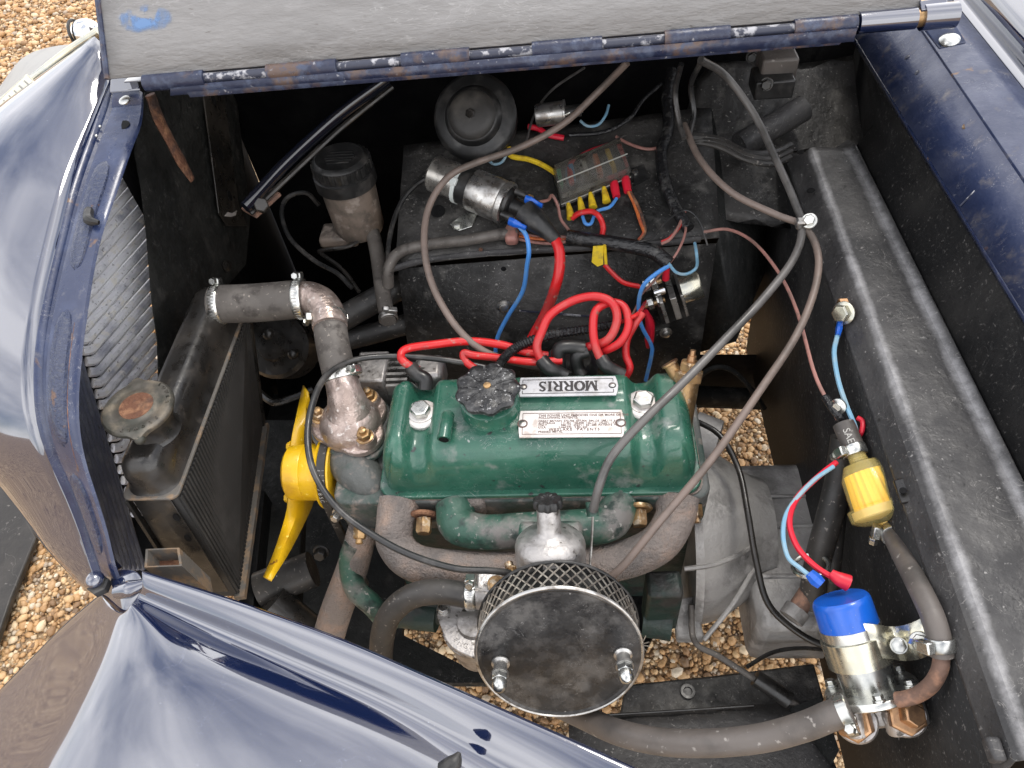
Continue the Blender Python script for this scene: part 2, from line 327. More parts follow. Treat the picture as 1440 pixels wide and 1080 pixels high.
def smear_mat():
    m = bpy.data.materials.new('blue_smear'); m.use_nodes = True; t = m.node_tree; N = t.nodes.new; K = t.links.new
    b = t.nodes['Principled BSDF']; co = N('ShaderNodeTexCoord'); b.inputs['Base Color'].default_value = (.14, .25, .46, 1); b.inputs['Roughness'].default_value = .6
    g = N('ShaderNodeTexGradient'); g.gradient_type = 'SPHERICAL'; mp = N('ShaderNodeMapping'); mp.inputs['Scale'].default_value = (24, 52, 52); K(co.outputs['Object'], mp.inputs['Vector']); K(mp.outputs['Vector'], g.inputs['Vector'])
    n = N('ShaderNodeTexNoise'); n.inputs['Scale'].default_value = 42; n.inputs['Detail'].default_value = 7; K(co.outputs['Object'], n.inputs['Vector'])
    nr = N('ShaderNodeMapRange'); nr.inputs['From Min'].default_value = .42; nr.inputs['From Max'].default_value = .62; K(n.outputs['Fac'], nr.inputs['Value'])
    a = N('ShaderNodeMath'); a.operation = 'MULTIPLY'; K(g.outputs['Fac'], a.inputs[0]); K(nr.outputs['Result'], a.inputs[1])
    r = N('ShaderNodeMapRange'); r.inputs['From Min'].default_value = .04; r.inputs['From Max'].default_value = .40; r.inputs['To Max'].default_value = .7; K(a.outputs[0], r.inputs['Value']); K(r.outputs['Result'], b.inputs['Alpha'])
    MATS['blue_smear'] = m
smear_mat()

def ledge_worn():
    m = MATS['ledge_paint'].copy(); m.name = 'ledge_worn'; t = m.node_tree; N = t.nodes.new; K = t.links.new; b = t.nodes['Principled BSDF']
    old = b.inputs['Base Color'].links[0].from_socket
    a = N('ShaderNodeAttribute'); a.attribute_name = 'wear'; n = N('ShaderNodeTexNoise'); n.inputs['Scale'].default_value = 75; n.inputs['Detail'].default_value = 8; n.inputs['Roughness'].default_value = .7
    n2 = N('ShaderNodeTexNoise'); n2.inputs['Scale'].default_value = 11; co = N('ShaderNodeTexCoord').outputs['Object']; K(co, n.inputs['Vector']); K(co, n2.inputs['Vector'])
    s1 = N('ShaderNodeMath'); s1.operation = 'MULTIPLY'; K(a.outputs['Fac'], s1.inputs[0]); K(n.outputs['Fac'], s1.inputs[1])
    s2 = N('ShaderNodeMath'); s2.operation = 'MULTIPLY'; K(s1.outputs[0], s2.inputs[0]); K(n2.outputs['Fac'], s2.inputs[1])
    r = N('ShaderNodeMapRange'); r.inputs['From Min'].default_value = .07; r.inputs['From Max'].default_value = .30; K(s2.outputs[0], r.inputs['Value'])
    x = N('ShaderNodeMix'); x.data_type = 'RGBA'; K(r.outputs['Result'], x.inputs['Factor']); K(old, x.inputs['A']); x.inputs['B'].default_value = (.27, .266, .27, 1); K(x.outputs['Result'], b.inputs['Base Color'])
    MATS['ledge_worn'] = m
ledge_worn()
# ------------------------------------------------------------------ ground
rng = np.random.default_rng(7); random.seed(5)
g = MB().add([(-60, -40, 0), (60, -40, 0), (60, 80, 0), (-60, 80, 0)], [(0, 1, 2, 3)]).build('gravel_ground', 'gravel_sheet', kind='structure')
def stones(name, x0, x1, y0, y1, sp, mean):
    nx, ny = int((x1 - x0) / sp), int((y1 - y0) / sp); n = nx * ny
    gx, gy = np.meshgrid(np.arange(nx), np.arange(ny)); c = np.stack([gx.ravel(), gy.ravel()], 1) * sp + [x0, y0] + rng.uniform(-.5, .5, (n, 2)) * sp
    ph = (1 + 5 ** .5) / 2
    iv = np.array([(-1, ph, 0), (1, ph, 0), (-1, -ph, 0), (1, -ph, 0), (0, -1, ph), (0, 1, ph), (0, -1, -ph), (0, 1, -ph), (ph, 0, -1), (ph, 0, 1), (-ph, 0, -1), (-ph, 0, 1)]) / 1.9
    fi = np.array([(0, 11, 5), (0, 5, 1), (0, 1, 7), (0, 7, 10), (0, 10, 11), (1, 5, 9), (5, 11, 4), (11, 10, 2), (10, 7, 6), (7, 1, 8), (3, 9, 4), (3, 4, 2), (3, 2, 6), (3, 6, 8), (3, 8, 9), (4, 9, 5), (2, 4, 11), (6, 2, 10), (8, 6, 7), (9, 8, 1)])
    r = np.clip(rng.lognormal(math.log(mean), .48, n), mean * .42, mean * 2.6)
    S = np.stack([r * rng.uniform(.8, 1.35, n), r * rng.uniform(.7, 1.1, n), r * rng.uniform(.45, .8, n)], 1)
    v = iv[None] * S[:, None] * rng.uniform(.82, 1.18, (n, 12, 1))
    a = rng.uniform(0, 2 * math.pi, n); t = rng.uniform(-.5, .5, n); ca, sa, ct, st = np.cos(a), np.sin(a), np.cos(t), np.sin(t)
    y2 = v[..., 1] * ct[:, None] - v[..., 2] * st[:, None]; z2 = v[..., 1] * st[:, None] + v[..., 2] * ct[:, None]
    x3 = v[..., 0] * ca[:, None] - y2 * sa[:, None]; y3 = v[..., 0] * sa[:, None] + y2 * ca[:, None]
    z0 = S[:, 2] * rng.uniform(.2, 1.3, n)
    co = np.stack([x3 + c[:, :1], y3 + c[:, 1:], z2 + z0[:, None]], -1).reshape(-1, 3)
    fa = (fi[None] + (np.arange(n) * 12)[:, None, None]).reshape(-1, 3)
    me = bpy.data.meshes.new(name); me.vertices.add(len(co)); me.vertices.foreach_set('co', co.ravel().astype(np.float32))
    me.loops.add(len(fa) * 3); me.loops.foreach_set('vertex_index', fa.ravel().astype(np.int32))
    me.polygons.add(len(fa)); me.polygons.foreach_set('loop_start', (np.arange(len(fa)) * 3).astype(np.int32)); me.polygons.foreach_set('loop_total', np.full(len(fa), 3, np.int32))
    me.update(calc_edges=True); me.shade_smooth()
    at = me.attributes.new('tone', 'FLOAT', 'POINT'); at.data.foreach_set('value', np.repeat(rng.uniform(0, 1, n), 12).astype(np.float32))
    me.materials.append(MATS['stone'])
    o = bpy.data.objects.new(name, me); COL.objects.link(o); return o
tag(stones('gravel', -1.75, .85, -.55, 1.25, .0084, .0046), 'loose golden brown gravel under and beside the car', None, kind='stuff')
tag(stones('gravel', -4.0, -1.75, 1.25, 4.4, .0155, .0078), 'sunlit golden gravel beyond the far wing of the car', None, kind='stuff')

mt = MB().prism(QS([(56, 760), (22, 845), (-8, 935), (-190, 905), (-170, 600), (-20, 610)], .02), (0, 0, .018)).build('ground_mat', 'mat_black', bevel=.004)
tag(mt, 'flat dark scuffed sheet lying on the gravel beside the nose of the car', 'mat')

# ------------------------------------------------------------------ car body
body = thing('car_body', (0, .1, .30), 'navy blue car body panels and black bulkhead around the open engine bay', 'car body')
def curve(px, **k): return [P(a, b, **k) for a, b in px]
def resample(pts, n):
    q = spline(pts, 10); d = [0]
    for a, b in zip(q, q[1:]): d.append(d[-1] + (b - a).length)
    out = []
    for t in np.linspace(0, d[-1], n):
        i = min(int(np.searchsorted(d, t)), len(q) - 1); i = max(i, 1)
        k = (t - d[i - 1]) / max(1e-9, d[i] - d[i - 1]); out.append(q[i - 1].lerp(q[i], k))
    return out
NS = 44
L1 = resample(curve([(158, 112), (127, 190), (100, 267), (82, 340), (65, 410), (53, 470), (48, 527), (52, 590), (67, 640), (92, 695), (112, 745), (130, 800), (140, 824)], x=-.66), NS)
L2 = resample(curve([(203, 128), (195, 170), (180, 207), (159, 267), (140, 320), (128, 370), (117, 437), (108, 500), (103, 560), (105, 610), (114, 655), (130, 705), (144, 750), (156, 800), (168, 828)], x=-.60), NS)
OO = resample([P(134, 52, y=.33), P(92, 82, y=.33), P(45, 118, y=.31), P(-20, 170, y=.25), P(-80, 250, y=.15), P(-100, 350, x=-.88), P(-100, 470, x=-.88), P(-62, 590, x=-.86), P(0, 667, x=-.82), P(35, 715, x=-.79), P(66, 762, x=-.76), P(100, 800, x=-.73), P(125, 828, x=-.70)], NS)
def outward(i):
    t = (L1[min(i + 1, NS - 1)] - L1[max(i - 1, 0)]).normalized(); n = t.cross(OO[i] - L1[i]).normalized()
    return n if n.dot(Vector((0, -.6, .8))) > 0 else -n
cols = []
for i in range(NS):
    a, b, n = L1[i], OO[i], outward(i); ln = (b - a).length; row = []
    for k in range(15):
        t = k / 14; row.append(a.lerp(b, t) + n * ((.17 * ln) * (4 * t * (1 - t)) * (.55 + .45 * t)))
    d = (b - row[-2]).normalized()
    row += [b + d * .006 - n * .010, b - n * .05 + d * .004]
    cols.append(row)
shell = MB().loft([list(r) for r in zip(*cols)]).build('nose_shell', 'paint', body, solid=.0025, label='glossy navy radiator surround curving down to the wing')
fl = []
for i in range(NS):
    n = outward(i); a, b = L1[i], L2[i]; m = (a + b) / 2
    fl.append([a + n * .001, a.lerp(b, .06) - n * .008, a.lerp(b, .16) - n * .010, a.lerp(b, .24) - n * .004, a.lerp(b, .36) - n * .003, a.lerp(b, .8) - n * .003, a.lerp(b, .97) - n * .004, b - n * .006, b - n * .009 + Vector((-.012, 0, 0))])
flange = MB().loft([list(r) for r in zip(*fl)]).build('bonnet_seat', 'paint_worn', shell, solid=.002, label='scuffed dark blue seat strip along the inner edge of the nose')
# bonnet lacing pads and the hole in the seat strip
def pad(i0, i1, name):
    rows = []
    for v in np.linspace(i0, i1, 26):
        i = min(int(v), NS - 2); f_ = v - i; n = outward(i); a, b = L1[i].lerp(L1[i + 1], f_), L2[i].lerp(L2[i + 1], f_)
        u = abs((v - (i0 + i1) / 2) / ((i1 - i0) / 2)); e = math.sqrt(max(0, 1 - u ** 5)); hw = .22 * e; hh_ = .0055 * e
        rows.append([a.lerp(b, .57 - hw) - n * .004, a.lerp(b, .57 - hw * .85) + n * (hh_ * .7 - .003), a.lerp(b, .57) + n * (hh_ - .002), a.lerp(b, .57 + hw * .85) + n * (hh_ * .7 - .003), a.lerp(b, .57 + hw) - n * .004])
    return MB().loft(rows).build(name, 'paint_stipple', shell)
pad(8, 18, 'bonnet_pad'); pad(21, 31, 'bonnet_pad'); pad(33, 40, 'bonnet_pad')
def seat_at(i, t, up=0): return L1[i].lerp(L2[i], t) + outward(i) * (up - .003)
MB().lathe(seat_at(4, .62, .0006), outward(4), [(0, .0115), (.0006, .0112)], 20, scale=(.8, 1)).build('bolt_hole', 'black_deep', shell)
MB().tube([seat_at(13, .62, .004), seat_at(14, .8, .010), seat_at(14, 1.0, .006)], [.006, .007, .003], 8).build('torn_pad_end', 'black_plastic', shell)
for i in (5, 6): MB().ball(seat_at(i, .12, .001), .0022).build('bolt_head', 'zinc', shell)
# rust line beside the middle pad
MB().tube([seat_at(i, .80, .000) for i in range(22, 34)], .0012, 6, 2).build('rust_seam', 'rust', shell)
# keel trim, badge and far side of the nose
trim = [P(140, 44, y=.345), P(92, 76, y=.345), P(44, 114, y=.325), P(-20, 164, y=.27), P(-70, 230, y=.18)]
MB().tube(trim, .007, 10).build('centre_trim', 'zinc_yellow', shell)
bd = P(14, 150, y=.27); bx = (P(44, 124, y=.30) - P(-20, 185, y=.23)).normalized()
nrm = bx.cross(Vector((0, -.4, -.6))).normalized()
if nrm.dot(Vector(CAM) - bd) < 0: nrm = -nrm
by_ = nrm.cross(bx)
badge = MB().box(bd + nrm * .010, (.105, .030, .005), (bx, by_, nrm)).build('badge', 'zinc_yellow', shell, bevel=.002)
for k in range(-4, 5): MB().box(bd + nrm * .0135 + bx * k * .0105, (.0022, .021, .0016), (bx, by_, nrm)).build('badge_rib', 'print_grey', badge)
# far wing top and its headlamp
MB().loft([[P(92, 62, y=.95), P(30, 72, y=.95), P(8, 110, y=.95), P(-30, 160, y=.9)], [P(120, 60, y=.75), P(60, 90, y=.75), P(30, 120, y=.75), P(-10, 165, y=.75)], [P(150, 90, y=.55), P(100, 110, y=.55), P(60, 140, y=.55), P(0, 190, y=.55)]]).build('far_wing', 'far_paint', body, solid=.004, sub=2, label='dull grey top of the far front wing')
lampc = P(122, 46, y=.70)
hl = thing('headlamp', lampc, 'chromed headlamp shell beyond the far side of the car nose', 'headlamp')
MB().ball(lampc, .026, 20, (1, 0, .1), 1.2).build('lamp_shell', 'chrome', hl)
MB().ring(lampc + Vector((-.02, 0, 0)), (1, 0, .1), .024, .003).build('lamp_rim', 'black_plastic', hl)

# wing
fan = [
 [(198, 816, .70), (330, 858, .70), (480, 910, .70), (610, 968, .70), (730, 1020, .70), (860, 1078, .70), (1000, 1140, .70)],
 [(199, 799, .764), (330, 840, .766), (480, 894, .766), (610, 950, .766), (730, 1003, .766), (860, 1060, .766), (1000, 1125, .766)],
 [(198, 805, .766), (326, 847, .768), (476, 901, .768), (605, 957, .768), (724, 1010, .768), (853, 1067, .768), (990, 1132, .768)],
 [(200, 826, .757), (300, 864, .757), (430, 917, .757), (560, 973, .757), (690, 1037, .757), (800, 1092, .757), (900, 1147, .757)],
 [(196, 834, .744), (290, 874, .742), (418, 928, .742), (548, 985, .742), (672, 1050, .742), (775, 1105, .742), (872, 1165, .742)],
 [(190, 842, .742), (280, 886, .740), (404, 942, .740), (532, 1000, .740), (648, 1066, .740), (745, 1122, .740), (840, 1182, .740)],
 [(184, 850, .750), (262, 908, .762), (384, 964, .761), (508, 1022, .759), (610, 1086, .757), (700, 1146, .756), (790, 1206, .756)],
 [(178, 858, .745), (230, 944, .765), (326, 1024, .767), (430, 1092, .766), (530, 1160, .764), (620, 1220, .763), (700, 1280, .762)],
 [(172, 862, .741), (190, 950, .760), (225, 1050, .764), (280, 1150, .767), (340, 1230, .767), (400, 1300, .766), (460, 1370, .765)],
 [(168, 860, .736), (152, 930, .746), (122, 1010, .748), (92, 1090, .740), (70, 1170, .738), (50, 1250, .736), (30, 1330, .734)],
 [(164, 858, .731), (132, 925, .724), (92, 1000, .712), (52, 1080, .702), (20, 1160, .697), (-10, 1240, .692), (-40, 1310, .69)],
 [(156, 850, .722), (112, 905, .690), (62, 968, .662), (10, 1040, .642), (-30, 1110, .63), (-70, 1180, .62), (-110, 1250, .61)],
 [(146, 840, .712), (100, 880, .665), (52, 930, .630), (-6, 990, .605), (-56, 1048, .59), (-106, 1110, .58), (-156, 1180, .57)],
 [(142, 834, .705), (94, 874, .655), (46, 922, .622), (-12, 982, .597), (-62, 1040, .582), (-112, 1102, .572), (-162, 1172, .562)],
 [(140, 838, .67), (92, 880, .62), (44, 928, .585), (-14, 988, .56), (-64, 1046, .545), (-114, 1108, .535), (-164, 1178, .525)]]
wing = MB().loft([resample([Q(t) for t in r], 26) for r in fan]).build('front_wing', 'paint', body, solid=.002, sub=2, smooth=180, label='glossy navy front wing mirroring the cloudy sky')
cp = [(199, 801, .752), (204, 828, .745), (186, 856, .735), (172, 868, .727), (156, 856, .712), (140, 840, .695), (136, 822, .70), (150, 806, .72), (172, 798, .738)]
cpc = P(172, 832, z=.738)
MB().add([cpc] + QS(cp), [(0, i + 1, (i + 1) % 9 + 1) for i in range(9)]).build('wing_corner', 'paint', body, solid=.002, sub=2, smooth=180)
# corner fixing between nose and wing
MB().ball(P(133, 815, .74), .012, 14, (0, 0, 1), .8).build('acorn_nut', 'paint', wing)
MB().hexa(P(143, 826, .725), (0, 0, 1), .014, .012).build('bolt_head', 'black_plastic', wing)
MB().tube([P(165, 832, .735), P(185, 828, .742), P(205, 820, .748)], [.009, .012, .006], 10).build('lead_filler', 'paint', wing)
tip = MB().tube([P(628, 1085, .775), P(640, 1070, .782), P(646, 1058, .785)], [.012, .008, .002], 10).build('bonnet_catch_peg', 'black_plastic', wing)

# dark sheets behind the radiator and along the far side
MB().prism(curve([(204, 130), (330, 112), (352, 305), (346, 372), (318, 404), (300, 530), (226, 600), (222, 480), (214, 420), (207, 330), (199, 262), (190, 215)], x=-.64), (-.002, 0, 0)).build('radiator_baffle', 'black_sheet', body, label='dark green-black baffle sheet behind the radiator')
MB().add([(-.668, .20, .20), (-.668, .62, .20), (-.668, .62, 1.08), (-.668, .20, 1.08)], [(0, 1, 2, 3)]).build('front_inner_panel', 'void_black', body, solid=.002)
st = MB().prism(curve([(283, 125), (312, 122), (334, 288), (346, 318), (318, 318), (306, 300)], x=-.632), (.003, 0, 0)).build('baffle_strap', 'tank_black', body, bevel=.001)
for (a, b) in ((300, 140), (310, 215), (323, 275)): MB().lathe(P(a, b, x=-.6285), (1, 0, 0), [(0, .007), (.0006, .0068)], 16, scale=(1.6, 1)).build('slot', 'black_deep', st)
for c, r in (((324, 302), .010), ((350, 285), .011)):
    MB().prism([P(c[0] + dx, c[1] + dy, x=-.6275) for dx, dy in ((-9, 2), (-4, -4), (2, -2), (9, -6), (7, 1), (0, 3))], (.0005, 0, 0)).build('paint_splash', 'plate_white', st)
MB().lathe(P(318, 374, x=-.636), (1, -.2, .3), [(0, .011), (.003, .011), (.004, .006), (.007, .005)], 16).build('bolt_head', 'tank_black', body)
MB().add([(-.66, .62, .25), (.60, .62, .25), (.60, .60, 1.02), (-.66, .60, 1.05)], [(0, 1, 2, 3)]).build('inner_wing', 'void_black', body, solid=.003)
# rust-tipped bracket tongue under the hinge
MB().tube([P(211, 133, x=-.60), P(222, 165, x=-.60), P(238, 196, x=-.595), P(254, 226, x=-.59), P(270, 252, x=-.588)], [.013, .014, .012, .013, .008], 8, flat=.4).build('rusty_tongue', 'rust', body)
# diagonal stay
sty = MB().tube([P(345, 292, z=.93), P(400, 232, z=.95), P(470, 168, z=.98), P(545, 112, z=1.02)], .011, 12, flat=.7).build('stay_bar', 'black_gloss', body, label='shiny dark diagonal stay bar')
MB().tube([P(352, 300, z=.915), P(412, 243, z=.935), P(482, 178, z=.965), P(552, 122, z=1.0)], .0045, 8).build('stay_bar_edge', 'tank_black', sty)
MB().hexa(P(368, 290, z=.92), (.3, -.6, .7), .012, .012).build('bolt_head', 'tank_black', sty)
MB().bar(P(350, 300, z=.905), P(385, 268, z=.915), .035, .006).build('stay_foot', 'rusty_steel', sty)

# ------------------------------------------------------------------ bulkhead, ledge and scuttle
def strip(rows, n=10): return MB().loft([[a.lerp(b, k / (n - 1)) for k in range(n)] for a, b in rows])
G0 = (P(1075, 575, x=.372), P(1175, 1085, x=.372)); 
def ext(a, b, k=.12): return a + (a - b) * k, b + (b - a) * k
B0 = ext(P(1110, 240, z=.85), P(1372, 1010, z=.85), .06)
low = strip([(Vector((.385, B0[0].y, .36)), Vector((.385, B0[1].y, .36))), (Vector((.372, B0[0].y, .60)), Vector((.372, B0[1].y, .60))), B0]).build('bulkhead_lower', 'black_speckled', body, solid=.002, label='speckled black lower bulkhead face')
B1 = ext(P(1152, 240, z=.885), P(1412, 960, z=.885), .08); B2 = ext(P(1208, 240, z=.888), P(1447, 735, z=.888), .10)
B2 = (B2[0], B2[0] + (B2[1] - B2[0]) * ((B1[1].y - B2[0].y) / (B2[1].y - B2[0].y)))
B1b = (B1[0] + Vector((.010, 0, .0008)), B1[1] + Vector((.010, 0, .0008))); B1a = (B1[0] + Vector((-.010, 0, -.0085)), B1[1] + Vector((-.010, 0, -.0085)))
B2a = (B2[0] + Vector((-.010, 0, .0)), B2[1] + Vector((-.010, 0, 0))); B2b = (B2[0] + Vector((.010, 0, .007)), B2[1] + Vector((.010, 0, .007)))
S0 = ext(P(1225, 90, z=1.01), P(1440, 440, z=1.01), .25)
W1 = (Vector((B2[0].x + .03, B2[0].y, .93)), Vector((B2[1].x + .03, B2[1].y, .93)))
W2 = (Vector((S0[0].x + .03, S0[0].y + .1, 1.022)), Vector((S0[1].x + .03, S0[1].y, 1.022)))
lprof = [B0, B1a, B1, B1b, B2a, B2, B2b]
def lprofile(t):
    q = [a.lerp(b, t) for a, b in lprof]; out = []
    for k in range(len(q) - 1):
        m_ = (9, 4, 4, 14, 4, 4)[k]; out += [q[k].lerp(q[k + 1], u / m_) for u in range(m_)]
    return out + [q[-1]]
_n = len(lprofile(.5)); lrows = []; wear = []
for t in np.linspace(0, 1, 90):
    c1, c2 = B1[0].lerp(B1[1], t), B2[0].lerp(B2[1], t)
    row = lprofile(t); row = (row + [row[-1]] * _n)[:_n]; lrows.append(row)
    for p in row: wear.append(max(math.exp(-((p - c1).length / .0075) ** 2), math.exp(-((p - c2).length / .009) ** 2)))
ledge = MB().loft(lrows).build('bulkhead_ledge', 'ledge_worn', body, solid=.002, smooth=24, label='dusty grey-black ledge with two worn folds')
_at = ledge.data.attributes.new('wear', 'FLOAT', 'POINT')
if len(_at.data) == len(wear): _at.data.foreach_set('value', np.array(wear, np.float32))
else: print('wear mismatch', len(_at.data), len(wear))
B2c = (B2[0] + Vector((.009, 0, -.004)), B2[1] + Vector((.009, 0, -.004)))
MB().add([(.53, .10, .30), (.53, .64, .30), (.53, .64, .98), (.53, .10, .98)], [(0, 1, 2, 3)]).build('bulkhead_far_wall', 'black_deep', body, solid=.002)
MB().add([(.60, -.75, .30), (.60, .64, .30), (.60, .64, .99), (.60, -.75, .99)], [(0, 1, 2, 3)]).build('bulkhead_back_wall', 'black_deep', body, solid=.002)
strip([B2c, W1, W2], 10).build('bulkhead_upper', 'black_speckled', body, solid=.002, smooth=70, label='black upper bulkhead under the scuttle edge')
# far end of the ledge folds down
MB().loft([[B0[0], B1[0], B2[0], B2b[0]], [B0[0] + Vector((-.01, .05, -.05)), B1[0] + Vector((0, .06, -.05)), B2[0] + Vector((0, .06, -.04)), B2b[0] + Vector((.01, .06, -.03))]]).build('ledge_end', 'ledge_paint', ledge)
for (a, b) in ((1126, 214), (1140, 268)): MB().lathe(P(a, b, z=.882), (-.3, 0, 1), [(0, .006), (.0006, .0058)], 14).build('hole', 'black_deep', ledge)
for (a, b) in ((1400, 990), (1398, 1055)):
    MB().box(P(a, b, z=.868), (.012, .02, .014)).build('ledge_tab', 'ledge_paint', ledge, bevel=.003)
# rusty bracket on the ledge near the fuel filter
br = MB().box(P(1272, 690, z=.858), (.016, .030, .006), (Vector((.9, 0, .4)), Vector((0, 1, 0)), Vector((-.4, 0, .9)))).build('ledge_bracket', 'tank_black', ledge, bevel=.002)
MB().lathe(P(1270, 690, z=.864), (-.4, 0, .9), [(0, .004), (.0008, .0038)], 14).build('hole', 'black_deep', br)
# scuttle: scuffed inner panel, rolled ridge, gutter, outer panel
e1 = ext(P(1318, 78, z=1.062), P(1440, 258, z=1.062), .5); e2 = ext(P(1335, 66, z=1.068), P(1440, 215, z=1.068), .5)
e3 = ext(P(1352, 52, z=1.070), P(1440, 165, z=1.070), .6); e4 = ext(P(1362, 30, z=1.066), P(1440, 128, z=1.066), .6)
e5 = ext(P(1372, 12, z=1.062), P(1440, 92, z=1.062), .6); e6 = ext(P(1392, 2, z=1.085), P(1440, 60, z=1.085), .6)
e7 = ext(P(1412, -10, z=1.10), P(1440, 22, z=1.10), 1.2); e8 = (e7[0] + Vector((.15, 0, .03)), e7[1] + Vector((.15, 0, .03)))
scut = strip([S0, e1], 14).build('scuttle_panel', 'paint_matte', body, solid=.002, label='scratched dull blue scuttle panel with a rusty hole')
S0b = (S0[0] + Vector((.01, 0, -.02)), S0[1] + Vector((.01, 0, -.02)))
strip([(S0[0] + Vector((.0005, 0, -.0015)), S0[1] + Vector((.0005, 0, -.0015))), S0b], 4).build('scuttle_edge', 'paint_worn', scut, solid=.002)
off = Vector((.002, 0, .003))
ridge = strip([(e1[0] + off * -.6, e1[1] + off * -.6), (e1[0] + off * .7, e1[1] + off * .7), e2, e3, e4], 14).build('scuttle_ridge', 'paint_matte', body, solid=.002, smooth=20, label='folded dull blue scuttle ridge')
strip([(e4[0] + off * .2 + Vector((.001, 0, 0)), e4[1] + off * .2 + Vector((.001, 0, 0))), e5, e6, e7, e8], 14).build('scuttle_top', 'paint', body, solid=.002, smooth=50, label='glossy navy outer scuttle with a gutter')
sp = Plane(S0[0], S0[1], e1[0])
MB().lathe(sp.at(1362, 178, .004), sp.n, [(-.004, .0115), (.0008, .0105)], 18).build('grommet_hole', 'rust', scut)
MB().lathe(sp.at(1359, 177, .0050), sp.n, [(0, .0055), (.0006, .005)], 14).build('grommet_fill', 'brass', scut)
MB().bar(sp.at(1350, 290, .0030), sp.at(1425, 212, .0030), .0016, .0012, sp.n).build('panel_seam', 'chipped', scut)
for (a, b) in ((1276, 80), (1290, 102)): MB().lathe(sp.at(a, b, .0030), sp.n, [(0, .0035), (.0006, .0033)], 12).build('rivet', 'chipped', scut)

# ------------------------------------------------------------------ footwell box (far side) and the planes wires lie on
TA, TB_, TC = P(560, 372, z=.80), P(975, 338, z=.80), P(580, 212, z=.875)
TOP = Plane(TA, TB_, TC)
FA = P(575, 492, z=.62)
FACE = Plane(TA, TB_, FA)
def grid4(a, b, c, d, n=9, m=9, jit=0.0, nv=Vector((0, 0, 1))):
    rows = []
    for i in range(n):
        u = i / (n - 1)
        rows.append([a.lerp(b, j / (m - 1)).lerp(d.lerp(c, j / (m - 1)), u) + nv * random.uniform(-jit, jit) for j in range(m)])
    return MB().loft(rows)
ft = grid4(TOP.at(556, 372), TOP.at(1012, 334), TOP.at(1000, 150), TOP.at(568, 205), 12, 18, .0014, TOP.n).build('footwell_top', 'black_dusty', body, solid=.002, label='dusty black footwell top under coil and fuse box')
f0, f1 = FACE.at(560, 378), FACE.at(1008, 342)
MB().loft([[f0, f1], [FACE.at(575, 500), FACE.at(985, 495)], [FACE.at(585, 640), FACE.at(960, 640)]]).build('footwell_face', 'black_dusty', body, solid=.002, label='black speckled footwell face behind the engine')
MB().tube(QS([(552, 378), (600, 366), (690, 356), (800, 350), (900, 345), (985, 336)], TOP, .001), .006, 10, flat=.7).build('footwell_rim', 'ledge_paint', ft)
MB().loft([[FACE.at(1008, 342), TOP.at(1012, 334), TOP.at(1000, 150)], [FACE.at(985, 495), P(1035, 480, z=.62), P(1110, 300, z=.62)]]).build('footwell_side', 'black_sheet', body, solid=.002)
# slanted black wall right of the fuse box, behind the ledge
MB().loft([[P(930, 300, z=.80), P(960, 150, z=.88), P(985, 60, z=.97)], [P(1040, 320, z=.79), P(1070, 210, z=.84), P(1110, 100, z=.92)], [P(1130, 330, z=.79), P(1160, 200, z=.83), P(1230, 60, z=.90)], [P(1200, 330, z=.78), P(1240, 200, z=.80), P(1330, 60, z=.86)]]).build('far_bulkhead', 'black_dusty', body, solid=.002, sub=1)
MB().cyl(P(1040, 205, z=.865), P(1130, 152, z=.895), .022).build('rolled_brace', 'ledge_paint', body)
for a, b, r in ((709, 430, .0085), (936, 467, .0075)):
    o = MB().lathe(FACE.at(a, b), FACE.n, [(0, r * 1.5), (.002, r * 1.5), (.002, r), (.008, r), (.009, r * .8)], 14).build('bolt_head', 'steel', body)
MB().lathe(FACE.at(708, 378, .0012), FACE.n, [(0, .0045), (.0005, .0043)], 14).build('hole', 'black_deep', body)
MB().lathe(TOP.at(616, 297, .0022), TOP.n, [(0, .0125), (.0005, .0122)], 18).build('hole', 'black_deep', ft)
MB().ball(TOP.at(676, 351, .007), .0035).build('rusty_rivet', 'rust', ft)
MB().bar(FACE.at(730, 437, .003), FACE.at(830, 445, .003), .003, .002, FACE.n).build('scratched_rib', 'chipped', body)

# arch opening and axle tube low on the far side
arch = [P(970 + 105 * t, 578 - 62 * math.sin(math.pi * (.18 + .82 * t) * .98) , y=.16) for t in np.linspace(0, 1, 14)]
MB().tube(arch, .005, 8).build('arch_rim', 'black_sheet', body)
MB().prism([P(960, 500, y=.30), P(1100, 500, y=.30), P(1110, 578, y=.30), P(955, 572, y=.30)], (0, .003, 0)).build('arch_back', 'black_deep', body)
MB().cyl(P(965, 556, y=.25), P(1050, 560, y=.25), .022).build('cross_tube', 'black_sheet', body)

# chassis members near the wheel and under the radiator, plus added dark sheets
rail = MB().prism(QS([(880, 962), (1000, 950), (1145, 932), (1160, 985), (1000, 1003), (870, 1010)], .40), (0, 0, -.05)).build('chassis_rail', 'black_dusty', body, bevel=.004, label='dusty black chassis rail with a bolt hole')
MB().lathe(P(967, 973, z=.401), (0, 0, 1), [(0, .011), (.004, .011), (.004, .007), (.001, .006)], 16).build('bolt_head', 'black_plastic', rail)
tray = grid4(P(800, 1010, z=.42), P(1140, 985, z=.42), P(1190, 1120, z=.46), P(800, 1120, z=.46), 6, 12, .004).build('splash_tray', 'ledge_paint', body, solid=.003, label='scuffed grey splash tray beside the chassis rail')
MB().tube(QS([(840, 1006), (940, 1000), (1060, 992)], .432), .0016, 6).build('tray_edge', 'tank_black', tray)
MB().prism(QS([(1110, 1000), (1150, 985), (1175, 1060), (1165, 1080), (1140, 1040)], .44), (0, 0, .02)).build('tray_bracket', 'black_sheet', body)
MB().prism(QS([(372, 590), (432, 590), (418, 860), (350, 860)], .46), (0, 0, -.03)).build('cross_member', 'black_sheet', body, bevel=.003)
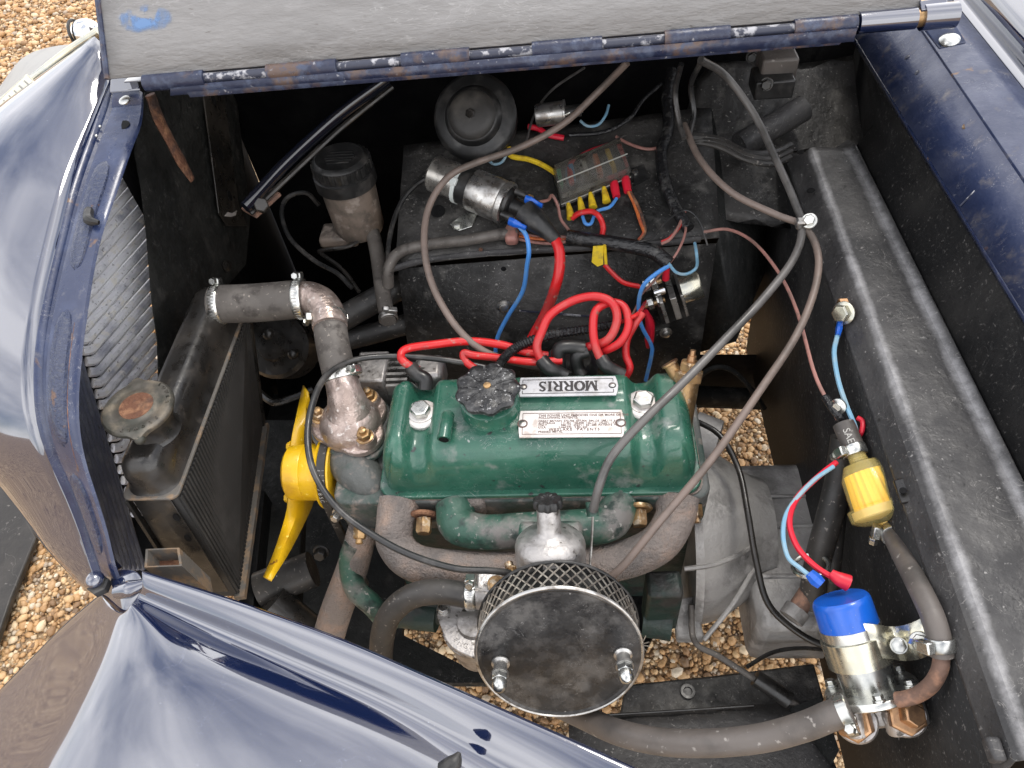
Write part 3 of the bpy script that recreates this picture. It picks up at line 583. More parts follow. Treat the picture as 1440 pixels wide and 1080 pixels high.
MB().prism(QS([(352, 690), (372, 690), (355, 860), (335, 860)], .50), (0, 0, -.08)).build('radiator_channel', 'black_deep', body)
MB().prism(QS([(395, 600), (520, 640), (570, 800), (565, 892), (640, 930), (700, 960), (400, 960)], .33), (0, 0, -.02)).build('engine_dark_fill', 'black_sheet', body)  # added dark sheet, stands in for the darkness below the engine
MB().prism(QS([(250, 300), (620, 250), (640, 560), (392, 560), (386, 518), (350, 512), (300, 520)], .36), (0, 0, -.02)).build('far_dark_fill', 'void_black', body)  # added near-black sheet for the deep shade on the far side
MB().prism(QS([(150, 650), (200, 640), (265, 770), (300, 840), (240, 830), (165, 845)], .45), (0, 0, -.02)).build('front_shade_sheet', 'black_deep', body)  # added dark sheet standing for the shadow under the nose
MB().prism(QS([(622, 800), (900, 800), (925, 880), (890, 950), (660, 960), (668, 905), (640, 900)], .31), (0, 0, -.02)).build('sump_dark_fill', 'black_deep', body)  # invented dark sheet covering the gravel in the shade near the sump
MB().prism(QS([(352, 556), (560, 545), (560, 650), (420, 660), (375, 620)], .35), (0, 0, -.02)).build('steering_dark_fill', 'black_deep', body)  # added dark sheet for the shade between radiator and engine
MB().tube(QS([(365, 552), (385, 566), (410, 560), (440, 548)], .52), .007, 8).build('steering_rod', 'tank_black', body)
bxs = MB(); pt = P(237, 797, z=.74)
bx4 = thing('box_section', P(237, 797, z=.62), 'open rusty square steel tube end beside the radiator foot', 'tube')
c0 = [P(205, 772, z=.735), P(252, 770, z=.735), P(256, 796, z=.735), P(203, 798, z=.735)]; ci = [p.lerp(sum(c0, Vector()) / 4, .14) for p in c0]
dn = Vector((.018, -.01, -.07))
MB().loft([[p + dn * .9 for p in ci], ci, c0, [p + dn for p in c0]], True).build('tube_wall', 'solder', bx4)
MB().prism([p + dn * .35 for p in ci], dn * .1).build('rusty_inside', 'rust', bx4)

# ------------------------------------------------------------------ bonnet
HZ = 1.15
h0, h1 = P(168, 118, z=1.145), P(1302, 22, z=1.158)
hd = (h1 - h0).normalized(); hl_ = (h1 - h0).length
bon = thing('bonnet', (h0 + h1) / 2, 'half bonnet raised on its hinge showing its brushed grey underside', 'bonnet')
dirb = Vector((0, math.cos(math.radians(47)), math.sin(math.radians(47)))); dirb = (dirb - hd * dirb.dot(hd)).normalized(); nb = hd.cross(dirb).normalized()
if nb.y > 0: nb = -nb
rows = []
for j in range(13):
    d = .006 + j * .05
    rows.append([h0 - hd * .012 + hd * (hl_ + .004) * (i / 24) + dirb * d + nb * (.004 + .02 * (j / 12) ** 2) for i in range(25)])
leaf = MB().loft(rows).build('raised_leaf', 'primer', bon, solid=.003, label='grey primed underside with brush marks')
# rolled front edge of the leaf and blue smear
MB().tube([r[0] + Vector((-.001, 0, 0)) for r in rows], .0045, 8).build('leaf_edge', 'hinge', leaf)
smear = [r for r in [(172, 27), (186, 23), (196, 26), (206, 17), (222, 18), (220, 30), (212, 38), (200, 35), (186, 31)]]
lp = Plane(rows[2][0], rows[2][10], rows[6][0])
MB().prism([lp.at(a, b, .0024) for a, b in ((158, 6), (244, 2), (246, 46), (160, 52))], nb * .0004).build('blue_paint_smear', 'blue_smear', leaf)
# closed half beyond the hinge, unseen, added to darken the bay
rows2 = [[h0 + hd * hl_ * (i / 12) + Vector((0, .012 + .49 * t, -.004 - .05 * t - .10 * t * t)) for i in range(13)] for t in np.linspace(0, 1, 8)]
MB().loft(rows2).build('closed_leaf', 'paint', bon, solid=.002, label='closed half of the bonnet beyond the raised half')
# hinge: flange strip, knuckles, exposed pin
fd = Vector((0, -.35, -1)).normalized()
MB().loft([[P(240, 121, z=1.142), P(1205, 40, z=1.156)], [P(240, 134, z=1.130), P(1200, 58, z=1.142)]]).build('hinge_flange', 'hinge', bon, solid=.003)
MB().loft([[P(262, 128, z=1.134), P(1190, 52, z=1.147)], [P(268, 137, z=1.128), P(1180, 63, z=1.139)]]).build('rusty_lower_lip', 'hinge', bon, solid=.0025)
def hp(px): 
    best = min(np.linspace(0, 1, 400), key=lambda t: abs(proj(h0.lerp(h1, t))[0] - px)); return h0.lerp(h1, best)
slots = [(288, 378), (474, 566), (660, 750), (845, 935), (1026, 1116)]
xs = [205] + [v for s in slots for v in s] + [1203]
up = Vector((0, -.002, -.001))
for a, b in zip(xs[0::2], xs[1::2]): MB().cyl(hp(a) + up, hp(b) + up, .0105, n=16).build('hinge_knuckle', 'hinge', bon)
for a, b in slots:
    MB().cyl(hp(a - 1) + up, hp(b + 1) + up, .0062, n=12).build('hinge_pin', 'chipped', bon)
MB().cyl(hp(1205) + up, hp(1288) + up, .0125, n=18).build('hinge_barrel', 'paint', bon)
MB().cyl(hp(1288) + up, hp(1299) + up, .0105, n=18).build('hinge_washer', 'brass', bon)
MB().cyl(hp(1297) + up, h1 + (h1 - h0).normalized() * .034 + up, .0150, n=18).build('hinge_barrel', 'paint', bon)
pb = MB().prism([P(1294, 37, z=1.108), P(1338, 30, z=1.118), P(1358, 62, z=1.098), P(1320, 70, z=1.090)], (0, 0, .003)).build('rear_hinge_plate', 'paint_worn', bon, bevel=.001)
sc = P(1335, 57, z=1.105)
MB().lathe(sc, (-.2, -.2, 1), [(0, .0125), (.002, .0125), (.004, .010), (.0055, .005)], 20).build('screw_head', 'zinc', pb)
MB().prism([P(1292, 6, z=1.17), P(1330, 0, z=1.17), P(1332, 14, z=1.165), P(1295, 18, z=1.165)], (0, 0, .004)).build('leaf_end_plate', 'paint', bon, bevel=.001)
fb = MB().prism([P(157, 112, z=1.135), P(192, 106, z=1.140), P(198, 128, z=1.130), P(156, 132, z=1.125)], (0, 0, .003)).build('front_hinge_plate', 'paint', bon, bevel=.001)
fb2 = MB().prism([P(160, 132, z=1.118), P(196, 128, z=1.122), P(200, 148, z=1.105), P(158, 152, z=1.10)], (0, 0, .003)).build('front_hinge_plate', 'paint_worn', bon, bevel=.001)
MB().lathe(P(176, 142, z=1.116), (-.1, -.3, 1), [(0, .008), (.002, .008), (.003, .005)], 18).build('screw_head', 'zinc', fb2)

# ------------------------------------------------------------------ grille
gr = thing('radiator_grille', P(150, 600, x=-.70), 'chevron radiator grille of narrow painted slats seen from inside', 'grille')
sx = lambda y: float(np.interp(y, [150, 215, 262, 330, 420, 480, 560, 720], [168, 184, 199, 207, 214, 219, 224, 232]))
for i in range(36):
    ky = 250 + i * 15.2; kx = 115 + (ky - 490) * .311
    if ky > 722: break
    x, y = kx + 14, ky - 4
    while x < sx(y) and y > 180: x += 2.0; y -= 2.35 - .25 * (x - kx) / 100
    lo = [P(kx, ky, x=-.742), P(kx + 12, ky - 2, x=-.735)]
    hi = [P(kx + 12 + (x - kx - 12) * t, ky - 2 + (y - ky + 2) * t, x=-.735 + .045 * t) for t in (.15, .4, .7, 1)]
    m_ = MB().tube(lo + hi, [.0078, .0078, .0076, .0076, .0074, .0074], 8, 3); m_.build('slat', 'slat', gr)
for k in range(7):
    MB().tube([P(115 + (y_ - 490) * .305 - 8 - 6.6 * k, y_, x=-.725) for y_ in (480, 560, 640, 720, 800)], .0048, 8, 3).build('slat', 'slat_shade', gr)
MB().prism(curve([(60, 380), (150, 420), (215, 720), (180, 850), (110, 720)], x=-.80), (-.003, 0, 0)).build('grille_shade_sheet', 'black_deep', gr)  # added sheet that turns the shaded gaps behind the slats black
MB().tube([P(109, 480, x=-.752), P(140, 590, x=-.752), P(186, 730, x=-.752)], .010, 8, 4, flat=.4).build('centre_bar', 'black_deep', gr)
# ------------------------------------------------------------------ shared bits
def wire(name, label, mat, pts, wpx, cat='wire', group=None, n=8, sub=6, plane=None, flat=1.0):
    q = QS(pts, *plane) if plane else QS(pts)
    if len(q) > 3 and wpx < 16: q = [q[0]] + [p + Vector((random.uniform(-1, 1), random.uniform(-1, 1), random.uniform(-1, 1))) * .0016 for p in q[1:-1]] + [q[-1]]
    r = wpx / 2 * (sum(depth(p) for p in q) / len(q)) / F
    o = MB().tube(q, r, n, sub, flat).build(name, mat)
    return tag(o, label, cat, group)
def clamp(parent, c, ax, R, w=.013, screw=None, mat='zinc'):
    c = Vector(c); a = Vector(ax).normalized()
    b = MB().lathe(c - a * w / 2, a, [(0, R), (0, R + .0012), (w * .1, R + .0022), (w * .9, R + .0022), (w, R + .0012), (w, R)], 36, caps=False).build('hose_clamp', mat, parent)
    d = Vector(screw) if screw else Vector(CAM) - c; d = (d - a * d.dot(a)).normalized(); t = a.cross(d)
    m = MB().box(c + d * (R + .006), (w * .95, .016, .009), (a, t, d)); m.build('clamp_housing', mat, parent, bevel=.0015)
    MB().hexa(c + d * (R + .007) + t * .008, t, .0055, .008).build('clamp_screw', mat, parent)
    rr = MB()
    if R > .015:
        for k in range(-9, 10):
            ang = k * .16; dd = (d * math.cos(ang + 1.9) + t * math.sin(ang + 1.9)); rr.box(c + dd * (R + .0023), (w * .55, .0018, .0008), (a, a.cross(dd), dd))
        rr.build('clamp_teeth', 'steel', parent)
    return b
def bolt(parent, o, ax, r, h=.008, washer=1.5, mat='zinc', name='bolt', wmat=None, stud=0, up=None):
    o = Vector(o); a = Vector(ax).normalized()
    if washer: MB().lathe(o, a, [(0, r * washer), (.0018, r * washer), (.0024, r * washer * .94)], 20).build('washer', wmat or mat, parent)
    MB().hexa(o + a * .0022, a, r, h, up).build(name, mat, parent, bevel=.0004)
    if stud: MB().lathe(o + a * (.0022 + h), a, [(0, r * .55), (stud, r * .55), (stud + .001, r * .4)], 12).build('stud', mat, parent)

# ------------------------------------------------------------------ radiator
rad = thing('radiator', (-.56, -.08, .45), 'black radiator with dusty ribbed core and dented top tank', 'radiator')
def rrect(x0, x1, y0, y1, r, z, n=6, tilt=0):
    pts = []
    for cx, cy, a0 in ((x1 - r, y1 - r, 0), (x0 + r, y1 - r, 90), (x0 + r, y0 + r, 180), (x1 - r, y0 + r, 270)):
        for k in range(n + 1):
            a = math.radians(a0 + 90 * k / n); pts.append(Vector((cx + r * math.cos(a), cy + r * math.sin(a), z + tilt * (cy - y0))))
    return pts
tk = [(.800, -.004), (.806, 0), (.825, .001), (.840, .004), (.848, .008), (.853, .013), (.855, .019)]
tank = MB().loft([rrect(-.586 + i, -.524 - i, -.244 + i, .108 - i, .022 - i * .72, z) for z, i in tk], True, True).build('top_tank', 'tank_black', rad, smooth=80)
MB().prism(rrect(-.593, -.516, -.252, .114, .012, .795), (0, 0, .005)).build('tank_flange', 'solder', rad, bevel=.0015)
cA, cB, cC, cD = Vector((-.520, -.246, .794)), Vector((-.520, .104, .794)), P(368, 600, z=.55), P(335, 838, z=.55)
core = MB(); fins = MB(); back = Vector((-.062, 0, 0))
core.loft([[cA, cB, cC, cD], [cA + back, cB + back, cC + back, cD + back]], True, True).build('core', 'core', rad)
for k in range(46):
    t = (k + .5) / 46; a = cA.lerp(cB, t); b = cD.lerp(cC, t); fins.bar(a + Vector((.0015, 0, -.004)), b + Vector((.0015, 0, .004)), .0034, .004, (1, 0, 0))
fins.build('core_fin', 'core', rad, kind='stuff')
MB().bar(cD + Vector((.004, -.004, 0)), cC + Vector((.004, .004, 0)), .010, .016, (1, 0, 0)).build('core_foot', 'solder', rad)
MB().bar(cB + Vector((.002, 0, 0)), cC + Vector((.002, 0, 0)), .008, .010, (1, 0, 0)).build('core_edge', 'tank_black', rad)
ch = [P(186, 702, z=.79), P(240, 703, z=.792), P(322, 832, z=.60), P(268, 834, z=.60)]
chn = MB().prism(ch, (-.004, .006, 0)).build('side_channel', 'tank_black', rad, bevel=.001)
chp = Plane(ch[0], ch[1], ch[2])
for a, b in ((248, 728), (264, 757), (288, 811)): MB().lathe(chp.at(a, b, .0015), chp.n, [(0, .007), (.0005, .0068)], 16, scale=(1, .7)).build('slot', 'black_deep', chn)
MB().bar(P(179, 702, z=.793), P(262, 832, z=.60), .004, .012).build('channel_lip', 'tank_black', chn)
# filler neck and cap
cc = P(194, 574, z=.888)
nk = MB().lathe(Vector((cc.x + .006, cc.y - .004, .846)), (0, 0, 1), [(0, .034), (.006, .030), (.028, .030), (.030, .036), (.036, .036)], 28).build('filler_neck', 'tank_black', rad)
n_ = 72; rows = []
def ear(i):
    a = 2 * math.pi * i / n_; return a
for z, r, e in ((.882, .044, 1), (.886, .046, 1), (.890, .0455, 1), (.8925, .043, .3), (.8930, .036, 0), (.8915, .033, 0), (.8915, .024, 0), (.893, .022, 0), (.8935, .0135, 0), (.8925, .012, 0), (.893, .004, 0)):
    row = []
    for i in range(n_):
        a = 2 * math.pi * i / n_; d1 = math.cos(a - math.radians(112)); d2 = math.cos(a - math.radians(-70))
        rr = r + e * .009 * (max(0, d1) ** 70 + max(0, d2) ** 70)
        row.append(Vector((cc.x + rr * math.cos(a), cc.y + rr * math.sin(a), z)))
    rows.append(row)
M('cap_metal', (.115, .105, .09), .5, .45, var=[((.20, .17, .13), 40, .45, .65), ((.06, .06, .05), 18, .48, .66)], bump=[(150, .3, .001)], rvar=.12)
cap = MB().loft(rows, True, True).build('filler_cap', 'cap_metal', rad, label='round tarnished pressure cap with a rusty centre')
MB().lathe(Vector((cc.x, cc.y, .8914)), (0, 0, 1), [(0, .0225), (.0025, .0215), (.0030, .0135), (.0020, .012), (.0022, .003)], 28).build('cap_boss', 'rust', cap)
for k, s_ in enumerate('LOWER  SLOWLY'):
    a = math.radians(60 - k * 13); 
    if s_ != ' ':
        d = Vector((math.cos(a), math.sin(a), 0)); text('cap_lettering', s_, .0062, 'cap_metal', Vector((cc.x, cc.y, .8936)) + d * .0395, d.cross(Vector((0, 0, 1))), d, cap, .0006)
MB().ball(Vector((cc.x + .018, cc.y - .047, .884)), .007).build('cap_ear_rivet', 'cap_metal', cap)

# ------------------------------------------------------------------ top hoses
hs = [P(301, 428, z=.846), P(360, 426, z=.846), P(428, 420, z=.846)]
R1 = rp(54, hs[1])
th = thing('coolant_hose', hs[0], 'dusty brown rubber hose running from radiator tank to alloy elbow', 'hose')
MB().tube(hs, R1, 26).build('hose_wall', 'hose_brown', th)
ax = hs[-1] - hs[0]
clamp(th, P(309, 428, z=.846), ax, R1, .014, (-.1, .6, .8)); clamp(th, P(423, 420, z=.846), ax, R1, .014, (.0, .6, .85))
el = MB().tube([P(420, 420, z=.846), P(436, 420, z=.846), P(452, 428, z=.846), P(462, 446, z=.842), P(464, 460, z=.838)], R1 * .88, 22).build('coolant_elbow', 'alloy_pink')
tag(el, 'cast alloy elbow joining the two coolant hoses', 'elbow')
hs2 = [P(462, 440, z=.842), P(468, 485, z=.825), P(479, 532, z=.80)]
R2 = rp(47, hs2[1])
th2 = thing('coolant_hose', hs2[2], 'short brown coolant hose from alloy elbow down to thermostat housing', 'hose')
MB().tube(hs2, R2, 26).build('hose_wall', 'hose_brown', th2)
clamp(th2, P(463, 448, z=.840), hs2[1] - hs2[0], R2, .013, (-.8, -.5, .3)); clamp(th2, P(480, 529, z=.803), hs2[2] - hs2[1], R2, .014, (.8, .1, .6))

# ------------------------------------------------------------------ engine
eng = thing('engine', (-.06, -.10, .36), 'green four cylinder engine with rocker cover and grey gearbox', 'engine')
X0, X1, Y0, Y1, ZB, ZT = -.268, .166, -.196, -.040, .716, .797
bL, bR = P(590, 572, z=.80), P(905, 558, z=.80)
def cov(x, y):
    def sd(v, a, b, wa, wb):
        ta = min(1, max(0, (v - a) / wa)); tb = min(1, max(0, (b - v) / wb))
        return (1 - (1 - ta) ** 2.6) ** (1 / 2.2), (1 - (1 - tb) ** 2.6) ** (1 / 2.2)
    ax_, bx_ = sd(x, X0, X1, .030, .030); ay, by = sd(y, Y0, Y1, .050, .030)
    h = (ZT - ZB) * min(ax_ * bx_, 1) * (min(ay, by) if min(ax_, bx_) > .999 else min(ay, by))
    for b in (bL, bR):
        dx = abs(x - b.x); gw = math.exp(-(dx / .017) ** 4)
        h -= gw * .020 * min(1, h / .045)
        dd = math.hypot(x - b.x, y - b.y); h -= 0 if dd > .04 else 0
    if y > -.104 and X0 + .16 < x < bR.x - .022: h += .0035 * min(1, (y + .104) / .006) * min(1, max(0, (Y1 - .03 - y) / .01 + 1))
    return ZB + max(h, 0)
def edge_samples(a, b, n):
    t = np.linspace(0, 1, n); t = .5 - .5 * np.cos(np.pi * t) * (1 - .0); t2 = .5 - .5 * np.cos(np.pi * t); return a + (b - a) * (.55 * t2 + .45 * np.linspace(0, 1, n))
xs_, ys_ = edge_samples(X0, X1, 120), edge_samples(Y0, Y1, 54)
def corner(x, y, rc=.026):
    # pull the footprint into a rounded rectangle
    cx = min(max(x, X0 + rc), X1 - rc); cy = min(max(y, Y0 + rc), Y1 - rc); dx, dy = x - cx, y - cy; m = max(abs(dx), abs(dy)); l = math.hypot(dx, dy)
    return (x, y) if l < 1e-9 else (cx + dx * m / l, cy + dy * m / l)
rows = []
for y in ys_:
    rows.append([Vector((*corner(x, y), cov(x, y))) for x in xs_])
rc_ = MB().loft(rows).build('rocker_cover', 'green', eng, smooth=60, label='glossy green rocker cover with worn patches')
MB().prism(rrect(X0 - .008, X1 + .008, Y0 - .009, Y1 + .006, .026, .708), (0, 0, .0085)).build('cover_flange', 'green', rc_, bevel=.002)
MB().prism(rrect(X0 - .006, X1 + .010, Y0 - .008, Y1 + .006, .022, .7055), (0, 0, .0025)).build('cover_gasket', 'cast_iron', rc_)
for b in (bL, bR):
    zb = cov(b.x, b.y) + .005; o = Vector((b.x, b.y, zb))
    MB().lathe(o, (0, 0, 1), [(-.010, .0225), (-.001, .0245), (.001, .0250), (.0035, .0235), (.0045, .0215), (.0045, .0185), (.006, .018), (.0065, .014)], 30).build('cup_washer', 'plate_white', rc_)
    MB().hexa(o + Vector((0, 0, .0065)), (0, 0, 1), .0145, .011, (.35, 1, 0)).build('cover_bolt', 'steel' if b is bR else 'zinc', rc_, bevel=.0006)
MB().ball(P(565, 620, z=.772), .010, 16, (0, -.5, 1), .3).build('pressed_dimple', 'green', rc_)
pp = [P(630, 584, z=.806), P(627, 600, z=.812), P(624, 618, z=.810)]
MB().tube(pp, rp(19, pp[1]), 16).build('breather_pipe', 'green', rc_)
MB().lathe(pp[2] + (pp[2] - pp[1]).normalized() * .0006, pp[2] - pp[1], [(0, rp(14, pp[1])), (.0003, rp(13, pp[1]))], 16).build('pipe_bore', 'black_deep', rc_)
fc = P(686, 548, z=.835)
MB().lathe(Vector((fc.x, fc.y, .785)), (0, 0, 1), [(0, .052), (.006, .046), (.012, .041), (.034, .040), (.036, .036)], 32).build('filler_neck', 'green', rc_)
rows = []
for z, r, e in ((-.006, .034, 0), (-.005, .040, 1), (.000, .0425, 1), (.004, .0425, 1), (.007, .040, .9), (.0085, .034, .6), (.0085, .022, .3), (.0075, .012, 0), (.0085, .009, 0), (.009, .002, 0)):
    rows.append([Vector((fc.x, fc.y, fc.z + z - (.0012 * e * (1 - abs(math.cos(4.5 * a))) if r < .041 else 0))) + Vector((math.cos(a), math.sin(a), 0)) * (r + e * .0024 * math.cos(9 * a)) for a in np.linspace(0, 2 * math.pi, 90, endpoint=False)])
ocap = thing('oil_filler_cap', Vector((fc.x, fc.y, fc.z - .006)), 'scalloped black oil filler cap on the green rocker cover', 'cap')
MB().loft(rows, True, True).build('cap_body', 'cap_black', ocap)
MB().lathe(fc + Vector((0, 0, .0088)), (0, 0, 1), [(0, .0055), (.0015, .005), (.0018, .002)], 16).build('centre_rivet', 'brass', ocap)
for k in range(9):
    a = 2 * math.pi * (k + .5) / 9 + .0; d = Vector((math.cos(a), math.sin(a), 0)); MB().bar(fc + Vector((0, 0, .0084)) + d * .013, fc + Vector((0, 0, .0080)) + d * .036, .0035, .0016).build('cap_rib', 'cap_black', ocap)
# name plates
def plate(pxq, z, name, mat):
    q = [P(a, b, z=zz) for (a, b), zz in zip(pxq, z)]
    u = ((q[1] - q[0]) + (q[2] - q[3])).normalized(); v = (q[0] - q[3]); v = (v - u * v.dot(u)).normalized(); n = u.cross(v)
    c = sum(q, Vector()) / 4; w = ((q[1] - q[0]).length + (q[2] - q[3]).length) / 2; h = ((q[0] - q[3]).length + (q[1] - q[2]).length) / 2
    def pt(a, b): return c + u * (a * w / 2) + v * (b * h / 2)
    out = [pt(-.97, 1), pt(.95, 1), pt(.985, .5), pt(1, 0), pt(.985, -.5), pt(.95, -1), pt(-.97, -1), pt(-.99, -.5), pt(-1.0, 0), pt(-.99, .5)]
    o = MB().prism([p - n * .0012 for p in out], n * .0022).build(name, mat, eng, bevel=.0004)
    def line(a, b, t=.0009, m='ink'): MB().bar(pt(*a) + n * .0012, pt(*b) + n * .0012, t, .0003, n).build('border_line', m, o)
    return o, c, u, v, n, w, h, pt, line
PN, c, u, v, n, w, h, pt, line = plate([(728, 532), (867, 529), (872, 556), (731, 558)], (.806, .806, .806, .806), 'name_plate', 'plate_grey')
line((-.92, .72), (.90, .72)); line((-.92, -.72), (.90, -.72)); line((-.92, .72), (-.92, .40)); line((-.92, -.72), (-.92, -.40)); line((.90, .72), (.90, .40)); line((.90, -.72), (.90, -.40))
for s in (-.90, .88): MB().lathe(pt(s, 0) + n * .001, n, [(0, .0052), (.0004, .0052)], 16).build('border_ring', 'ink', PN); MB().lathe(pt(s, 0) + n * .0013, n, [(0, .0040), (.0010, .0038), (.0018, .002)], 14).build('rivet', 'steel', PN)
hh = h * .50; lw = w * .60
adv = [1.22, 1.02, 1.0, 1.0, .55, .80]; tot = sum(adv); pos = -tot / 2
def lettr(sh, cx, sx_):
    # strokes in a unit box (x right, y up as the letter is read); reads upside down from the carburettor side
    for (x0, y0, x1, y1, t) in sh:
        a = c - u * ((cx + x0 * sx_) * lw / tot) - v * (y0 * hh) + n * .0014; b = c - u * ((cx + x1 * sx_) * lw / tot) - v * (y1 * hh) + n * .0014
        yield a, b, t
G = {'M': [(-.42, -.5, -.42, .5, .10), (.42, -.5, .42, .5, .18), (-.40, .5, .02, -.45, .18), (.02, -.45, .40, .5, .10), (-.55, -.47, -.25, -.47, .07), (.22, -.47, .60, -.47, .07), (-.58, .47, -.30, .47, .07), (.30, .47, .60, .47, .07)],
     'O': [(.40 * math.cos(a), .46 * math.sin(a), .40 * math.cos(a + .45), .46 * math.sin(a + .45), .10 + .10 * abs(math.cos(a + .2))) for a in np.arange(0, 6.28, .449)],
     'R': [(-.28, -.5, -.28, .5, .18), (-.45, -.47, -.08, -.47, .07), (-.45, .47, .10, .47, .08), (-.28, .0, .10, .0, .08), (.10, .46, .27, .36, .12), (.27, .36, .29, .15, .17), (.29, .15, .10, .0, .12), (.02, .0, .38, -.47, .16), (.30, -.47, .50, -.47, .07)],
     'I': [(0, -.5, 0, .5, .19), (-.2, -.47, .2, -.47, .07), (-.2, .47, .2, .47, .07)],
     'S': [(.25, .30, .22, .46, .08), (.24, .38, .05, .47, .09), (.05, .47, -.15, .42, .11), (-.15, .42, -.22, .24, .14), (-.22, .24, .05, .04, .16), (.05, .04, .26, -.14, .16), (.26, -.14, .22, -.38, .14), (.22, -.38, .0, -.47, .11), (.0, -.47, -.24, -.38, .09), (-.25, -.28, -.25, -.50, .08)]}
for ch_, ad in zip('MORRIS', adv):
    cx = pos + ad / 2; pos += ad; m_ = MB()
    for k, (a, b, t) in enumerate(lettr(G[ch_], cx, 1.0)): m_.bar(a + n * k * .00001, b + n * k * .00001, (t * 1.25 + .02) * lw / tot, .0004, n)
    m_.build('lettering', 'ink', PN)
PW, c, u, v, n, w, h, pt, line = plate([(728, 578), (876, 577), (882, 614), (730, 616)], (.8015, .8015, .8015, .8015), 'patent_plate', 'plate_white')
for s in (-.92, .92):
    for q_ in (1, -1): line((s, .78 * q_), (s, .30 * q_), .0008, 'ink_brown')
line((-.92, .78), (.92, .78), .0008, 'ink_brown'); line((-.92, -.78), (.92, -.78), .0008, 'ink_brown')
for s in (-.92, .92): MB().lathe(pt(s, 0) + n * .0011, n, [(0, .0070), (.0004, .0070)], 18).build('border_ring', 'ink_brown', PW); MB().lathe(pt(s, 0) + n * .0014, n, [(0, .0052), (.0010, .005), (.0018, .002)], 14).build('rivet', 'steel', PW)
for tx, yy, xx, sz in (('THIS POWER UNIT EMBODIES ONE OR MORE OF THE', .60, -.62, .0050), ('FOLLOWING PATENTS:', .42, -.62, .0050), ('GREAT BRITAIN  572,706  577,906  584,125  588,115  612,064', .18, -.62, .0044), ('AUSTRALIA      111,961  120,908  126,112  130,501  132,988', .02, -.62, .0044), ('ITALY               388,127  422,711  431,280  PATENTS  NO. 882', -.14, -.62, .0044), ('U.S.A.             2,464,270   2,501,337', -.30, -.62, .0044), ('PRESSED METAL', -.62, -.62, .0046)):
    text('lettering', tx, sz, 'ink_brown', pt(xx, yy) + n * .0012, u, v, PW, .0001, .00008, 'LEFT')
text('lettering', 'WESLAKE  PATENTS', .0062, 'ink_brown', pt(.05, -.46) + n * .0012, u, v, PW, .0001, .0001, space=1.25)

# head and block
MB().prism(rrect(-.345, .186, -.206, -.022, .02, .628), (0, 0, .077)).build('cylinder_head', 'head_iron', eng, bevel=.004)
MB().box((-.06, -.10, .50), (.48, .17, .25)).build('engine_block', 'block_dark', eng, bevel=.006)
MB().box((-.06, -.10, .35), (.40, .14, .10)).build('sump', 'block_dark', eng, bevel=.01)
hd_ = MB().tube([P(474, 632, z=.69), P(484, 645, z=.70), P(505, 665, z=.70), P(522, 684, z=.695), P(530, 694, z=.685)], [.014, .028, .033, .026, .012], 18).build('head_front_boss', 'head_iron', eng)
for a, b in ((480, 688), (476, 722)): bolt(eng, P(a, b, z=.655), (-.3, -1, .3), .007, .012, 1.4, 'steel')
# exhaust manifold
em = [(562, 706, .690), (556, 735, .682), (556, 765, .668), (585, 792, .660), (650, 800, .660), (720, 802, .660), (800, 800, .660), (875, 788, .660), (925, 765, .668), (948, 730, .680), (952, 700, .690)]
ex = MB().tube(QS(em), [.031, .027, .026, .026, .025, .025, .025, .026, .027, .027, .031], 22).build('exhaust_manifold', 'cast_iron', eng, smooth=80, label='rough rusty-grey cast exhaust manifold')
for a, b in ((540, 700), (580, 702), (952, 690)): MB().box(P(a + 10, b + 4, z=.682), (.050, .022, .046)).build('manifold_flange', 'cast_iron', eng, bevel=.008)
im = [(640, 712, .690), (645, 738, .690), (680, 748, .692), (740, 745, .694), (800, 742, .694), (855, 736, .694), (872, 706, .690)]
MB().tube(QS(im), [.028, .027, .024, .024, .024, .025, .027], 20).build('intake_manifold', 'green_worn', eng, smooth=80, label='worn green intake manifold')
for a, b in ((655, 706), (860, 700)): MB().box(P(a, b + 4, z=.688), (.060, .020, .044)).build('manifold_flange', 'cast_iron', eng, bevel=.008)
MB().box(P(775, 760, z=.69), (.085, .03, .06)).build('carburettor_flange', 'green_worn', eng, bevel=.006)
MB().lathe(P(596, 722, z=.690), (0, -.85, -.2), [(0, .019), (.004, .020), (.006, .018)], 22).build('clamp_washer', 'rust', eng)
bolt(eng, P(597, 727, z=.690), (0, -.9, -.2), .0115, .022, 0, 'brass', 'brass_nut')
MB().lathe(P(897, 712, z=.690), (0, -.85, -.2), [(0, .019), (.004, .020), (.006, .018)], 22).build('clamp_washer', 'brass', eng)
bolt(eng, P(898, 716, z=.690), (0, -.9, -.2), .0115, .022, 0, 'brass', 'brass_nut')
for a, b in ((507, 738), (978, 708)): bolt(eng, P(a, b, z=.684), (0, -.9, -.3), .0095, .018, 0, 'brass', 'brass_nut', stud=.006)
# pipes at the front of the block
gp = [(500, 762, .63), (492, 790, .60), (500, 828, .57), (525, 852, .55), (548, 880, .50)]
MB().tube(QS(gp), .0165, 16).build('water_pipe', 'green_worn', eng)
MB().tube(QS([(510, 745, .64), (495, 800, .58), (472, 862, .50), (455, 920, .42)]), [.022, .024, .025, .026], 18).build('inlet_pipe', 'cast_iron', eng)
MB().cyl(P(365, 830, z=.49), P(440, 800, z=.50), .030).build('lower_hose_stub', 'rubber', eng)
MB().tube(QS([(380, 845, .50), (470, 920, .40)]), .03, 14).build('lower_pipe', 'tank_black', eng)
bolt(eng, P(452, 775, z=.56), (0, -1, .4), .010, .012, 1.3, 'black_plastic')
